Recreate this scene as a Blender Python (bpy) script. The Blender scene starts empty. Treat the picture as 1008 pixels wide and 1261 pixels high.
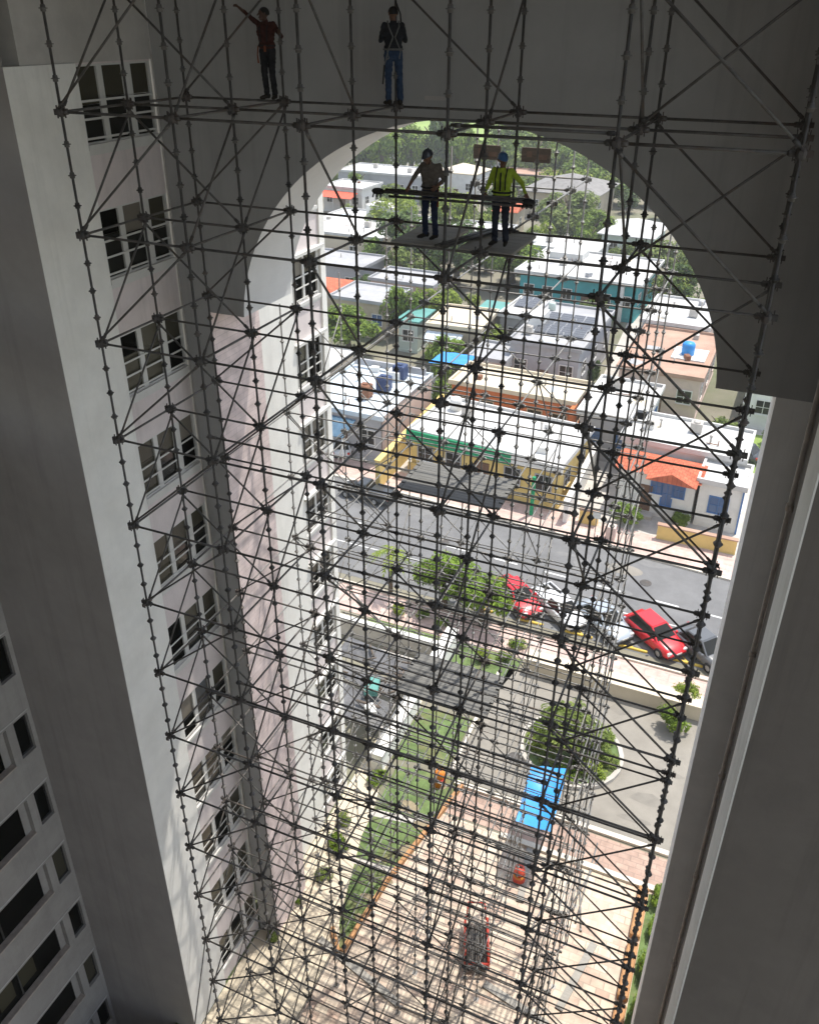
import bpy, bmesh, math, random
from mathutils import Vector, Matrix, Quaternion, noise as mnoise
R = math.radians
scene = bpy.context.scene
COL = scene.collection
G = -29.4                       # ground level; the camera looks out from about eleven storeys up
WORLD = {}

# ---------------------------------------------------------------- materials
def new_mat(name):
    m = bpy.data.materials.new(name); m.use_nodes = True
    nt = m.node_tree
    return m, nt, nt.nodes['Principled BSDF']

def mat(name, col, rough=.8, var=.12, scale=3., bump=.0, bscale=40., metal=0., spec=.3, stain=0., stain_col=None, stretch=None, streak=0., rand=0.):
    m, nt, b = new_mat(name)
    N, L = nt.nodes, nt.links
    tc = N.new('ShaderNodeTexCoord')
    vec = tc.outputs['Object']
    if stretch:
        mp = N.new('ShaderNodeMapping'); mp.inputs['Scale'].default_value = stretch
        L.new(vec, mp.inputs['Vector']); vec = mp.outputs['Vector']
    n1 = N.new('ShaderNodeTexNoise'); n1.inputs['Scale'].default_value = scale; n1.inputs['Detail'].default_value = 6
    n1.inputs['Roughness'].default_value = .65
    L.new(vec, n1.inputs['Vector'])
    cr = N.new('ShaderNodeValToRGB')
    cr.color_ramp.elements[0].position = .3; cr.color_ramp.elements[1].position = .7
    lo = [max(0, c*(1-var)) for c in col]; hi = [min(1, c*(1+var)) for c in col]
    cr.color_ramp.elements[0].color = (*lo, 1); cr.color_ramp.elements[1].color = (*hi, 1)
    L.new(n1.outputs['Fac'], cr.inputs['Fac'])
    out = cr.outputs['Color']
    if stain:
        n2 = N.new('ShaderNodeTexNoise'); n2.inputs['Scale'].default_value = scale*.35; n2.inputs['Detail'].default_value = 8
        n2.inputs['Roughness'].default_value = .7
        L.new(vec, n2.inputs['Vector'])
        r2 = N.new('ShaderNodeValToRGB'); r2.color_ramp.elements[0].position = .5; r2.color_ramp.elements[1].position = .68
        r2.color_ramp.elements[0].color = (0, 0, 0, 1); r2.color_ramp.elements[1].color = (stain, stain, stain, 1)
        L.new(n2.outputs['Fac'], r2.inputs['Fac'])
        mx = N.new('ShaderNodeMixRGB'); L.new(r2.outputs['Color'], mx.inputs['Fac'])
        L.new(out, mx.inputs['Color1']); mx.inputs['Color2'].default_value = (*(stain_col or [c*.45 for c in col]), 1)
        out = mx.outputs['Color']
    if streak:
        mp2 = N.new('ShaderNodeMapping'); mp2.inputs['Scale'].default_value = (2.6, 2.6, .09); L.new(tc.outputs['Object'], mp2.inputs['Vector'])
        n4 = N.new('ShaderNodeTexNoise'); n4.inputs['Scale'].default_value = 1.; n4.inputs['Detail'].default_value = 9; n4.inputs['Roughness'].default_value = .7
        L.new(mp2.outputs[0], n4.inputs['Vector'])
        r4 = N.new('ShaderNodeValToRGB'); r4.color_ramp.elements[0].position = .52; r4.color_ramp.elements[1].position = .75
        r4.color_ramp.elements[0].color = (0, 0, 0, 1); r4.color_ramp.elements[1].color = (streak, streak, streak, 1)
        L.new(n4.outputs['Fac'], r4.inputs['Fac'])
        mx4 = N.new('ShaderNodeMixRGB'); L.new(r4.outputs[0], mx4.inputs['Fac']); L.new(out, mx4.inputs['Color1']); mx4.inputs['Color2'].default_value = (*[c*.5 for c in col], 1)
        out = mx4.outputs['Color']
    if rand:
        ge = N.new('ShaderNodeNewGeometry'); mr4 = N.new('ShaderNodeMapRange'); mr4.inputs['To Min'].default_value = 1-rand; mr4.inputs['To Max'].default_value = 1+rand
        L.new(ge.outputs['Random Per Island'], mr4.inputs['Value'])
        hv4 = N.new('ShaderNodeHueSaturation'); L.new(mr4.outputs[0], hv4.inputs['Value']); L.new(out, hv4.inputs['Color']); out = hv4.outputs['Color']
    L.new(out, b.inputs['Base Color'])
    b.inputs['Roughness'].default_value = rough
    b.inputs['Metallic'].default_value = metal
    b.inputs['Specular IOR Level'].default_value = spec
    if bump:
        n3 = N.new('ShaderNodeTexNoise'); n3.inputs['Scale'].default_value = bscale; n3.inputs['Detail'].default_value = 4
        L.new(vec, n3.inputs['Vector'])
        bp = N.new('ShaderNodeBump'); bp.inputs['Strength'].default_value = bump; bp.inputs['Distance'].default_value = .02
        L.new(n3.outputs['Fac'], bp.inputs['Height']); L.new(bp.outputs['Normal'], b.inputs['Normal'])
    return m

def brick_mat(name, c1, c2, mortar, size, w=.5, h=.5, msize=.03, rough=.85, bias=0., offset=.5, axis='XY', patch=None):
    m, nt, b = new_mat(name); N, L = nt.nodes, nt.links
    tc = N.new('ShaderNodeTexCoord'); vec = tc.outputs['Object']
    sp = N.new('ShaderNodeSeparateXYZ'); L.new(vec, sp.inputs[0])
    cb = N.new('ShaderNodeCombineXYZ')
    L.new(sp.outputs[axis[0]], cb.inputs['X']); L.new(sp.outputs[axis[1]], cb.inputs['Y'])
    br = N.new('ShaderNodeTexBrick'); L.new(cb.outputs[0], br.inputs['Vector'])
    br.inputs['Color1'].default_value = (*c1, 1); br.inputs['Color2'].default_value = (*c2, 1)
    br.inputs['Mortar'].default_value = (*mortar, 1)
    br.inputs['Scale'].default_value = size; br.inputs['Mortar Size'].default_value = msize
    br.inputs['Brick Width'].default_value = w; br.inputs['Row Height'].default_value = h
    br.inputs['Bias'].default_value = bias; br.offset = offset
    out = br.outputs['Color']
    n1 = N.new('ShaderNodeTexNoise'); n1.inputs['Scale'].default_value = .9; n1.inputs['Detail'].default_value = 7
    L.new(vec, n1.inputs['Vector'])
    if patch:
        cr = N.new('ShaderNodeValToRGB'); cr.color_ramp.elements[0].position = .42; cr.color_ramp.elements[1].position = .6
        L.new(n1.outputs['Fac'], cr.inputs['Fac'])
        mx = N.new('ShaderNodeMixRGB'); L.new(cr.outputs['Color'], mx.inputs['Fac']); L.new(out, mx.inputs['Color1'])
        mx.inputs['Color2'].default_value = (*patch, 1); mx.blend_type = 'MIX'
        m2 = N.new('ShaderNodeMath'); m2.operation = 'MULTIPLY'; m2.inputs[1].default_value = .55
        L.new(cr.outputs['Color'], m2.inputs[0]); L.new(m2.outputs[0], mx.inputs['Fac'])
        out = mx.outputs['Color']
    hv = N.new('ShaderNodeHueSaturation')
    mr = N.new('ShaderNodeMapRange'); mr.inputs['From Min'].default_value = .3; mr.inputs['From Max'].default_value = .7
    mr.inputs['To Min'].default_value = .8; mr.inputs['To Max'].default_value = 1.15
    n2 = N.new('ShaderNodeTexNoise'); n2.inputs['Scale'].default_value = 2.5; n2.inputs['Detail'].default_value = 8
    L.new(vec, n2.inputs['Vector']); L.new(n2.outputs['Fac'], mr.inputs['Value'])
    L.new(mr.outputs[0], hv.inputs['Value']); L.new(out, hv.inputs['Color'])
    L.new(hv.outputs[0], b.inputs['Base Color'])
    b.inputs['Roughness'].default_value = rough; b.inputs['Specular IOR Level'].default_value = .25
    bp = N.new('ShaderNodeBump'); bp.inputs['Strength'].default_value = .3; bp.inputs['Distance'].default_value = .01
    bp.invert = True
    L.new(br.outputs['Fac'], bp.inputs['Height']); L.new(bp.outputs['Normal'], b.inputs['Normal'])
    return m

def leaf_mat(name, dark, light, rough=.55):
    m, nt, b = new_mat(name); N, L = nt.nodes, nt.links
    ge = N.new('ShaderNodeNewGeometry')
    cr = N.new('ShaderNodeValToRGB')
    cr.color_ramp.elements[0].color = (*dark, 1); cr.color_ramp.elements[1].color = (*light, 1)
    L.new(ge.outputs['Random Per Island'], cr.inputs['Fac'])
    L.new(cr.outputs['Color'], b.inputs['Base Color'])
    b.inputs['Roughness'].default_value = rough; b.inputs['Specular IOR Level'].default_value = .2
    tr = N.new('ShaderNodeBsdfTranslucent'); L.new(cr.outputs['Color'], tr.inputs['Color'])
    mx = N.new('ShaderNodeMixShader'); mx.inputs['Fac'].default_value = .35
    L.new(b.outputs[0], mx.inputs[1]); L.new(tr.outputs[0], mx.inputs[2])
    L.new(mx.outputs[0], N['Material Output'].inputs['Surface'])
    return m

M = {}
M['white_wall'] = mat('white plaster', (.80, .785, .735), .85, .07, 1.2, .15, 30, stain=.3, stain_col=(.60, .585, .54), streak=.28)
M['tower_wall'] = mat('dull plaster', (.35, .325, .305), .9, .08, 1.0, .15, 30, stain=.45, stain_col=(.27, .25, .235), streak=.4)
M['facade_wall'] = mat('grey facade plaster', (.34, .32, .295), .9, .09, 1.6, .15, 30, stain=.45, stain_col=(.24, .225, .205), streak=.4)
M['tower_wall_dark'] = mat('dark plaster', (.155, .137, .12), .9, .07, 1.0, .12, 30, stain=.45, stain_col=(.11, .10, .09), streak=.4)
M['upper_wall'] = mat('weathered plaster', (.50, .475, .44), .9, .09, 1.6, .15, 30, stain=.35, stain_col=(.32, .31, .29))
M['pink_wall'] = mat('pink plaster', (.69, .62, .60), .85, .06, 2.0, .12, 30, stain=.35, stain_col=(.54, .49, .475), streak=.3)
M['arch_wall'] = mat('arch plaster', (.40, .395, .385), .88, .07, .9, .15, 30, stain=.4, stain_col=(.30, .29, .275), streak=.35)
M['pilaster_grey'] = mat('grey pilaster plaster', (.84, .82, .79), .88, .06, .9, .12, 30, stain=.35, stain_col=(.60, .58, .55), streak=.35)
M['reveal'] = mat('bounce-lit reveal plaster', (.70, .695, .68), .85, .04, 1.5, .1, 30)  # arch underside; ground bounce is put into this paler base colour
M['tile'] = brick_mat('pink wall tile', (.72, .60, .575), (.76, .64, .615), (.56, .47, .455), 1., .9, .16, .006, .7, axis='YZ')
M['trim'] = mat('white trim', (.62, .61, .575), .6, .04, 5)
M['floor_line'] = mat('floor slab edge', (.5, .48, .46), .85, .1, 4)
M['dark_void'] = mat('dark opening lining', (.05, .048, .045), .9, .3, 2)
M['sill'] = mat('stained sill', (.42, .36, .31), .85, .2, 5)
m, nt, b = new_mat('window glass'); b.inputs['Base Color'].default_value = (.016, .016, .013, 1); b.inputs['Roughness'].default_value = .08
b.inputs['Specular IOR Level'].default_value = .3; M['glass'] = m
m, nt, b = new_mat('blackened glass'); b.inputs['Base Color'].default_value = (.006, .006, .005, 1); b.inputs['Roughness'].default_value = .6
b.inputs['Specular IOR Level'].default_value = .02; M['dark_glass'] = m
m, nt, b = new_mat('pale blind'); b.inputs['Base Color'].default_value = (.17, .15, .12, 1); b.inputs['Roughness'].default_value = .5; M['blind'] = m
m, nt, b = new_mat('olive curtain glass'); b.inputs['Base Color'].default_value = (.055, .05, .033, 1); b.inputs['Roughness'].default_value = .22  # curtained pane; olive of mirrored trees is put into its colour
b.inputs['Specular IOR Level'].default_value = .4; M['curtain_reflect'] = m
m, nt, b = new_mat('blue glass'); b.inputs['Base Color'].default_value = (.06, .12, .25, 1); b.inputs['Roughness'].default_value = .2; M['blue_glass'] = m
M['steel'] = mat('galvanised tube', (.095, .09, .084), .65, .35, 7, metal=.15, rand=.45, stain=.5, stain_col=(.12, .075, .05))  # tube in the dim passage; its shade is mixed into the colour
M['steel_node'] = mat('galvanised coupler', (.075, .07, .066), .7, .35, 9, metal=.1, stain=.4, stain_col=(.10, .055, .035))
M['steel_sunlit'] = mat('sunlit galvanised tube', (.20, .198, .19), .55, .25, 7, metal=.35, rand=.4, stain=.4, stain_col=(.17, .11, .07))  # same tube outside; sunlight is mixed into this paler colour
M['deck'] = mat('steel deck', (.15, .148, .14), .6, .2, 3, metal=.2, stretch=(.5, 6, 6))
M['deck_light'] = mat('pale plank deck', (.30, .285, .255), .8, .15, 3, stretch=(.6, 5, 5))
M['asphalt'] = mat('asphalt', (.155, .155, .155), .9, .14, .9, .2, 60, stain=.35, stain_col=(.10, .10, .10))
M['drive'] = mat('old driveway asphalt', (.235, .217, .187), .92, .14, .7, .2, 60, stain=.5, stain_col=(.17, .158, .138))
M['paint_white'] = mat('road paint', (.6, .6, .58), .8, .15, 6)
M['paint_yellow'] = mat('yellow road paint', (.6, .42, .08), .8, .15, 6)
M['kerb'] = mat('concrete kerb', (.58, .53, .45), .9, .12, 2, .15, 40)
M['concrete'] = mat('concrete', (.45, .42, .38), .9, .12, 1.5, .15, 40, stain=.3)
M['cream'] = mat('cream stucco', (.56, .485, .37), .85, .07, 1, stain=.25, stain_col=(.52, .46, .37))
M['ground'] = mat('dry ground', (.20, .185, .14), .95, .25, .08, stain=.95, stain_col=(.075, .11, .035))
M['plaza'] = brick_mat('plaza pavers', (.56, .47, .365), (.44, .30, .235), (.38, .30, .24), 1., .45, .3, .022, bias=-.1, patch=(.575, .495, .40))
M['side_pave'] = brick_mat('sidewalk pavers', (.50, .37, .32), (.56, .42, .37), (.40, .30, .27), 1., 1.2, .6, .02, patch=(.47, .33, .29))
M['brick_red'] = brick_mat('red brown pavers', (.36, .25, .20), (.42, .30, .24), (.30, .22, .18), 1., .5, .25, .02)
M['grass'] = mat('lawn', (.105, .155, .055), .95, .45, 2.2, .5, 30, stain=.85, stain_col=(.17, .155, .075))
M['bare_soil'] = mat('bare soil', (.24, .20, .13), .95, .3, 3, .3, 30)
M['drive_worn'] = mat('worn driveway', (.205, .19, .165), .92, .16, 1.5)
M['asphalt_worn'] = mat('worn asphalt', (.172, .171, .168), .92, .16, 1.5)
M['field'] = mat('field grass', (.20, .28, .07), .95, .2, .06, stain=.6, stain_col=(.28, .25, .12))
M['terracotta'] = mat('terracotta edging', (.40, .215, .10), .85, .2, 4)
M['bark'] = mat('bark', (.11, .085, .06), .95, .3, 8, .4, 30)
M['wood'] = mat('brown board', (.115, .092, .075), .85, .25, 4, stretch=(1, 8, 8))
M['black'] = mat('black rubber', (.015, .015, .015), .7, .2, 5)
M['leaf_mid'] = leaf_mat('mid green leaves', (.06, .115, .01), (.22, .31, .036))
M['leaf_dark'] = leaf_mat('dark green leaves', (.03, .062, .012), (.11, .175, .032))
M['leaf_yellow'] = leaf_mat('yellow green leaves', (.10, .155, .016), (.30, .37, .05))
M['leaf_lime'] = leaf_mat('bright hedge leaves', (.09, .16, .014), (.23, .34, .045))
M['leaf_bush'] = leaf_mat('olive leaves', (.075, .115, .025), (.215, .27, .06))
M['flower'] = leaf_mat('orange flowers', (.5, .12, .03), (.6, .3, .05))

def paint(name, col, rough=.38, metal=0., coat=.25):
    m, nt, b = new_mat(name); b.inputs['Base Color'].default_value = (*col, 1); b.inputs['Roughness'].default_value = rough
    b.inputs['Metallic'].default_value = metal; b.inputs['Coat Weight'].default_value = coat
    b.inputs['Coat Roughness'].default_value = .2
    M[name] = m
    return m
def cloth(name, col, var=.18, scale=6., plaid=None):
    M[name] = mat(name, col, .9, var, scale, .3, 25, spec=.1); return M[name]

# ---------------------------------------------------------------- mesh builder
class MB:
    def __init__(s): s.v = []; s.f = []; s.m = []; s.sm = []
    def add(s, vs, fs, mi=0, smooth=False):
        o = len(s.v); s.v += [tuple(v) for v in vs]
        for f in fs: s.f.append([i+o for i in f]); s.m.append(mi); s.sm.append(smooth)
        return s
    def box(s, x0, x1, y0, y1, z0, z1, mi=0, T=None):
        vs = [Vector(p) for p in ((x0,y0,z0),(x1,y0,z0),(x1,y1,z0),(x0,y1,z0),(x0,y0,z1),(x1,y0,z1),(x1,y1,z1),(x0,y1,z1))]
        if T is not None: vs = [T @ v for v in vs]
        return s.add(vs, [(0,3,2,1),(4,5,6,7),(0,1,5,4),(1,2,6,5),(2,3,7,6),(3,0,4,7)], mi)
    def cbox(s, x0, x1, y0, y1, z0, z1, c=.02, mi=0, T=None):
        # box with chamfered top and vertical edges
        def ring(i, z): return [(x0+i+c,y0+i,z),(x1-i-c,y0+i,z),(x1-i,y0+i+c,z),(x1-i,y1-i-c,z),(x1-i-c,y1-i,z),(x0+i+c,y1-i,z),(x0+i,y1-i-c,z),(x0+i,y0+i+c,z)]
        vs = ring(0, z0)+ring(0, z1-c)+ring(c, z1)
        if T is not None: vs = [T @ Vector(v) for v in vs]
        fs = [tuple(reversed(range(8)))]
        for k in range(2):
            for i in range(8):
                j = (i+1) % 8; fs.append((k*8+i, k*8+j, k*8+8+j, k*8+8+i))
        fs.append(tuple(range(16, 24)))
        return s.add(vs, fs, mi)
    def tube(s, a, b, r, n=8, mi=0, r2=None, caps=True):
        a, b = Vector(a), Vector(b); d = (b-a)
        if d.length < 1e-6: return s
        d.normalize(); r2 = r if r2 is None else r2
        u = d.orthogonal().normalized(); w = d.cross(u)
        vs = []
        for p, rr in ((a, r), (b, r2)):
            for i in range(n):
                t = 2*math.pi*i/n; vs.append(p + u*(rr*math.cos(t)) + w*(rr*math.sin(t)))
        fs = [(i, (i+1) % n, n+(i+1) % n, n+i) for i in range(n)]
        s.add(vs, fs, mi, True)
        if caps:
            o = len(s.v)-2*n
            s.f.append([o+i for i in reversed(range(n))]); s.m.append(mi); s.sm.append(False)
            s.f.append([o+n+i for i in range(n)]); s.m.append(mi); s.sm.append(False)
        return s
    def path(s, pts, rads, n=8, mi=0):
        for i in range(len(pts)-1): s.tube(pts[i], pts[i+1], rads[i], n, mi, rads[i+1])
        return s
    def poly(s, pts, z, mi=0):
        # flat counter-clockwise polygon
        a = sum(pts[i][0]*pts[(i+1) % len(pts)][1]-pts[(i+1) % len(pts)][0]*pts[i][1] for i in range(len(pts)))
        if a < 0: pts = list(reversed(pts))
        return s.add([(x, y, z) for x, y in pts], [tuple(range(len(pts)))], mi)
    def prism(s, pts, z0, z1, mi=0):
        a = sum(pts[i][0]*pts[(i+1) % len(pts)][1]-pts[(i+1) % len(pts)][0]*pts[i][1] for i in range(len(pts)))
        if a < 0: pts = list(reversed(pts))
        n = len(pts)
        vs = [(x, y, z0) for x, y in pts]+[(x, y, z1) for x, y in pts]
        return s.add(vs, [tuple(reversed(range(n))), tuple(range(n, 2*n))]+[(i, (i+1) % n, n+(i+1) % n, n+i) for i in range(n)], mi)
    def lathe(s, prof, n=16, c=(0, 0, 0), mi=0):
        vs = []; k = len(prof)
        for r, z in prof:
            for i in range(n):
                t = 2*math.pi*i/n; vs.append((c[0]+r*math.cos(t), c[1]+r*math.sin(t), c[2]+z))
        fs = [(j*n+i, j*n+(i+1) % n, (j+1)*n+(i+1) % n, (j+1)*n+i) for j in range(k-1) for i in range(n)]
        return s.add(vs, fs, mi, True)
    def sphere(s, c, rx, ry, rz, n=12, mi=0, lo=-1., T=None):
        vs = []; k = n//2+1
        for j in range(k):
            ph = -math.pi/2 + math.pi*j/(k-1)
            sz = max(math.sin(ph), lo)
            cr = math.sqrt(max(0, 1-sz*sz)) if sz > -1 else 0
            for i in range(n):
                t = 2*math.pi*i/n; v = Vector((rx*cr*math.cos(t), ry*cr*math.sin(t), rz*sz))
                if T is not None: v = T @ v
                vs.append(v+Vector(c))
        fs = [(j*n+i, j*n+(i+1) % n, (j+1)*n+(i+1) % n, (j+1)*n+i) for j in range(k-1) for i in range(n)]
        return s.add(vs, fs, mi, True)
    def mesh(s, name):
        me = bpy.data.meshes.new(name); me.from_pydata(s.v, [], s.f)
        me.polygons.foreach_set('material_index', s.m); me.polygons.foreach_set('use_smooth', s.sm)
        me.update()
        return me

def setp(o, label=None, cat=None, group=None, kind=None):
    if label: o['label'] = label
    if cat: o['category'] = cat
    if group: o['group'] = group
    if kind: o['kind'] = kind
    return o

def thing(name, label, cat, loc=(0, 0, 0), rz=0., group=None, scale=1.):
    o = bpy.data.objects.new(name, None); COL.objects.link(o)
    o.empty_display_size = .2
    o.location = loc; o.rotation_euler = (0, 0, rz)
    o.scale = (scale,)*3 if not hasattr(scale, '__len__') else scale
    WORLD[o.name] = Matrix.LocRotScale(Vector(loc), Quaternion((0, 0, 1), rz), Vector(o.scale))
    return setp(o, label, cat, group)

def obj(name, mb, mats, parent=None, world=False, **kw):
    me = mb if isinstance(mb, bpy.types.Mesh) else mb.mesh(name)
    if not isinstance(mats, (list, tuple)): mats = [mats]
    if len(me.materials) == 0:
        for x in mats: me.materials.append(M[x] if isinstance(x, str) else x)
    o = bpy.data.objects.new(name, me); COL.objects.link(o)
    if parent is not None:
        o.parent = parent
        pw = WORLD.get(parent.name, Matrix.Identity(4))
        if world: o.matrix_parent_inverse = pw.inverted(); WORLD[o.name] = Matrix.Identity(4)
        else: WORLD[o.name] = pw
    else: WORLD[o.name] = Matrix.Identity(4)
    return setp(o, **kw)

def dup(root, loc, rz=0., label=None, group=None, scale=None, swap=None):
    def rec(o, parent):
        c = o.copy(); COL.objects.link(c)
        if parent is not None: c.parent = parent; c.matrix_parent_inverse = o.matrix_parent_inverse.copy()
        if swap and c.type == 'MESH':
            for i, sl in enumerate(c.material_slots):
                if sl.material and sl.material.name in swap:
                    sl.link = 'OBJECT'; sl.material = M[swap[sl.material.name]]
        for ch in kids.get(o.name, []): rec(ch, c)
        return c
    kids = {}
    for o in COL.objects:
        if o.parent: kids.setdefault(o.parent.name, []).append(o)
    c = rec(root, None)
    c.location = loc; c.rotation_euler = (0, 0, rz)
    if scale is not None: c.scale = (scale,)*3 if not hasattr(scale, '__len__') else scale
    if label: c['label'] = label
    if group: c['group'] = group
    return c

def struct(name, mb, m): return obj(name, mb, m, kind='structure')

# ---------------------------------------------------------------- camera
f_px, th, ya, ro = 1035.742, R(28.0054), R(22.9853), R(.349)
h = Vector((-math.sin(ya), math.cos(ya), 0)); r = Vector((math.cos(ya), math.sin(ya), 0)); u = Vector((0, 0, 1))
Fv = math.cos(th)*h - math.sin(th)*u; Uv = math.sin(th)*h + math.cos(th)*u
r2 = math.cos(ro)*r + math.sin(ro)*Uv; U2 = -math.sin(ro)*r + math.cos(ro)*Uv
cd = bpy.data.cameras.new('camera'); cam = bpy.data.objects.new('camera', cd); COL.objects.link(cam)
cam.matrix_world = Matrix(((r2.x, U2.x, -Fv.x, 0), (r2.y, U2.y, -Fv.y, 0), (r2.z, U2.z, -Fv.z, 0), (0, 0, 0, 1)))
cd.sensor_fit = 'HORIZONTAL'; cd.sensor_width = 36; cd.lens = 36*f_px/1008
cd.shift_y = -(630.5-573.464)/1008
cd.clip_start = .1; cd.clip_end = 3000
scene.camera = cam

# ---------------------------------------------------------------- light
SUN = Vector((.52, 1., 3.0)).normalized()
el = math.asin(SUN.z); az = math.atan2(SUN.x, SUN.y)
w = bpy.data.worlds.new('World'); scene.world = w; w.use_nodes = True
nt = w.node_tree; bg = nt.nodes['Background']
sky = nt.nodes.new('ShaderNodeTexSky'); sky.sky_type = 'NISHITA'; sky.sun_disc = False
sky.sun_elevation = el; sky.sun_rotation = az
hs = nt.nodes.new('ShaderNodeHueSaturation'); hs.inputs['Saturation'].default_value = .6
nt.links.new(sky.outputs[0], hs.inputs['Color']); nt.links.new(hs.outputs[0], bg.inputs['Color']); bg.inputs['Strength'].default_value = .15
sd = bpy.data.lights.new('sun', 'SUN'); sd.energy = 2.8; sd.angle = R(.53); sd.color = (1., .95, .87)
so = bpy.data.objects.new('sun', sd); COL.objects.link(so)
so.rotation_euler = (-SUN).to_track_quat('-Z', 'Y').to_euler()
scene.view_settings.view_transform = 'Standard'; scene.view_settings.look = 'None'
scene.view_settings.exposure = 1.1; scene.view_settings.gamma = 1.
scene.cycles.max_bounces = 8; scene.cycles.diffuse_bounces = 5
scene.cycles.use_denoising = True

# ================================================================ the towers and the arch
XL, XR = -12.42, 1.24           # inner faces of the two towers
YF, YA, YB, YO = 11.68, 15.6, 17.7, 22.6   # tower corner, arch front, arch back, outer tower corner
TOP = 8.
def win_top(i): return -.79-2.64*i
def win_sill(i): return -2.19-2.64*i
BOT = G
PIT = G-8                       # floor of the sunken court on the left

# ---- left tower
lt = thing('apartment_tower', 'white apartment tower on the left with stacked window bands beside the scaffold', 'apartment building', (XL, YF, G))
mb = MB()
mb.box(-13.2, XL, YF, 13.38, BOT, -.76)                 # bright plain strip
mb.box(-13.2, XL, 18.0, 20.55, BOT, TOP)                # outside the arch
mb.box(-13.2, XL, 22.3, YO, BOT, TOP)
mb.box(-24, -13.2, 15.6, YO, BOT, TOP)
obj('wall', mb, 'white_wall', lt, True)
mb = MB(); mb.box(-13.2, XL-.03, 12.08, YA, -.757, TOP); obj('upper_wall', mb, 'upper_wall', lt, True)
mb = MB(); mb.box(-17.5, -13.203, YF+.002, 15.55, PIT, TOP); mb.box(-13.202, XL-.004, YF-.006, YF-.001, PIT, TOP); mb.box(-13.202, XL-.01, YF+.004, 13.3, PIT, BOT-.01)
obj('end_wall', mb, 'tower_wall', lt, True)
# window wall: recessed pink panel between the windows
def window_stack(y0, y1, spans, floors, xf, parent, panel):
    # spans = list of (ya, yb) glass panes; the panel sits 6 cm behind the strip
    xb = xf-.06
    last = -.76
    for i in list(floors)+[None]:
        zt, zb = (win_top(i), win_sill(i)) if i is not None else (BOT, BOT)
        if last-zt > .02:
            q = MB(); q.box(-13.2, xb, y0, y1, zt, last); obj('spandrel_panel', q, panel, parent, True)
        last = zb
    for i in floors:
        zt, zb = win_top(i), win_sill(i)
        fr = MB(); x0 = xb-.03
        edges = [y0]+[e for s in spans for e in s]+[y1]
        for a, b in zip(edges[0::2], edges[1::2]):
            if b-a > .005: fr.box(x0-.1, xb-.015, a, b, zb, zt)
        for a, b in spans:
            fr.box(x0-.1, xb-.02, a, b, zt-.035, zt); fr.box(x0-.1, xb-.02, a, b, zb, zb+.03)
        w = obj('window', fr, 'trim', parent, True)
        rw = random.Random(i*31+int(y0))
        for a, b in spans:
            zm = zt-(zt-zb)*(.42+rw.choice((0, 0, .08, -.06)))
            cu = MB(); cu.box(x0-.05, x0-.03, a-.01, b+.01, zm, zt-.003)
            obj('upper_pane', cu, rw.choice(('curtain_reflect', 'curtain_reflect', 'curtain_reflect', 'blind', 'dark_glass')), w, True)
            gl = MB(); gl.box(x0-.05, x0-.03, a-.01, b+.01, zb+.003, zm-.012)
            obj('lower_pane', gl, rw.choice(('glass', 'glass', 'dark_glass', 'curtain_reflect')), w, True)
        ra = MB(); ya_, yb_ = spans[0][0]-.02, spans[-1][1]+.02
        for fz in (.45, .68, .93):
            z = zt-(zt-zb)*fz; ra.box(xb-.012, xb+.004, ya_, yb_, z-.02, z+.02)
        for q in (ya_, yb_-.02): ra.box(xb-.011, xb+.005, q, q+.02, zt-(zt-zb)*.94, zt-(zt-zb)*.44)
        obj('guard_rail', ra, 'trim', w, True)
        si = MB(); si.box(xb-.1, xb+.05, y0+.02, y1-.03, zb-.11, zb-.003); si.box(xb-.05, xb+.025, y0+.03, y1-.04, zb-.2, zb-.113)
        obj('sill', si, 'trim', w, True)
window_stack(13.383, 15.58, [(13.45, 13.99), (14.14, 14.73), (14.97, 15.5)], range(0, 11), XL, lt, 'pink_wall')
window_stack(20.553, 22.297, [(20.75, 21.3), (21.42, 22.15)], range(0, 11), XL, lt, 'pink_wall')
for i in range(0, 11):
    mb = MB(); mb.box(XL-.2, XL+.09, 20.5, 22.4, win_top(i)+.003, win_top(i)+.10); obj('window_hood', mb, 'trim', lt, True)
mb = MB(); mb.tube((XL+.07, 18.25, BOT), (XL+.07, 18.25, TOP), .06, 8); obj('drain_pipe', mb, 'sill', lt, True)

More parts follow.
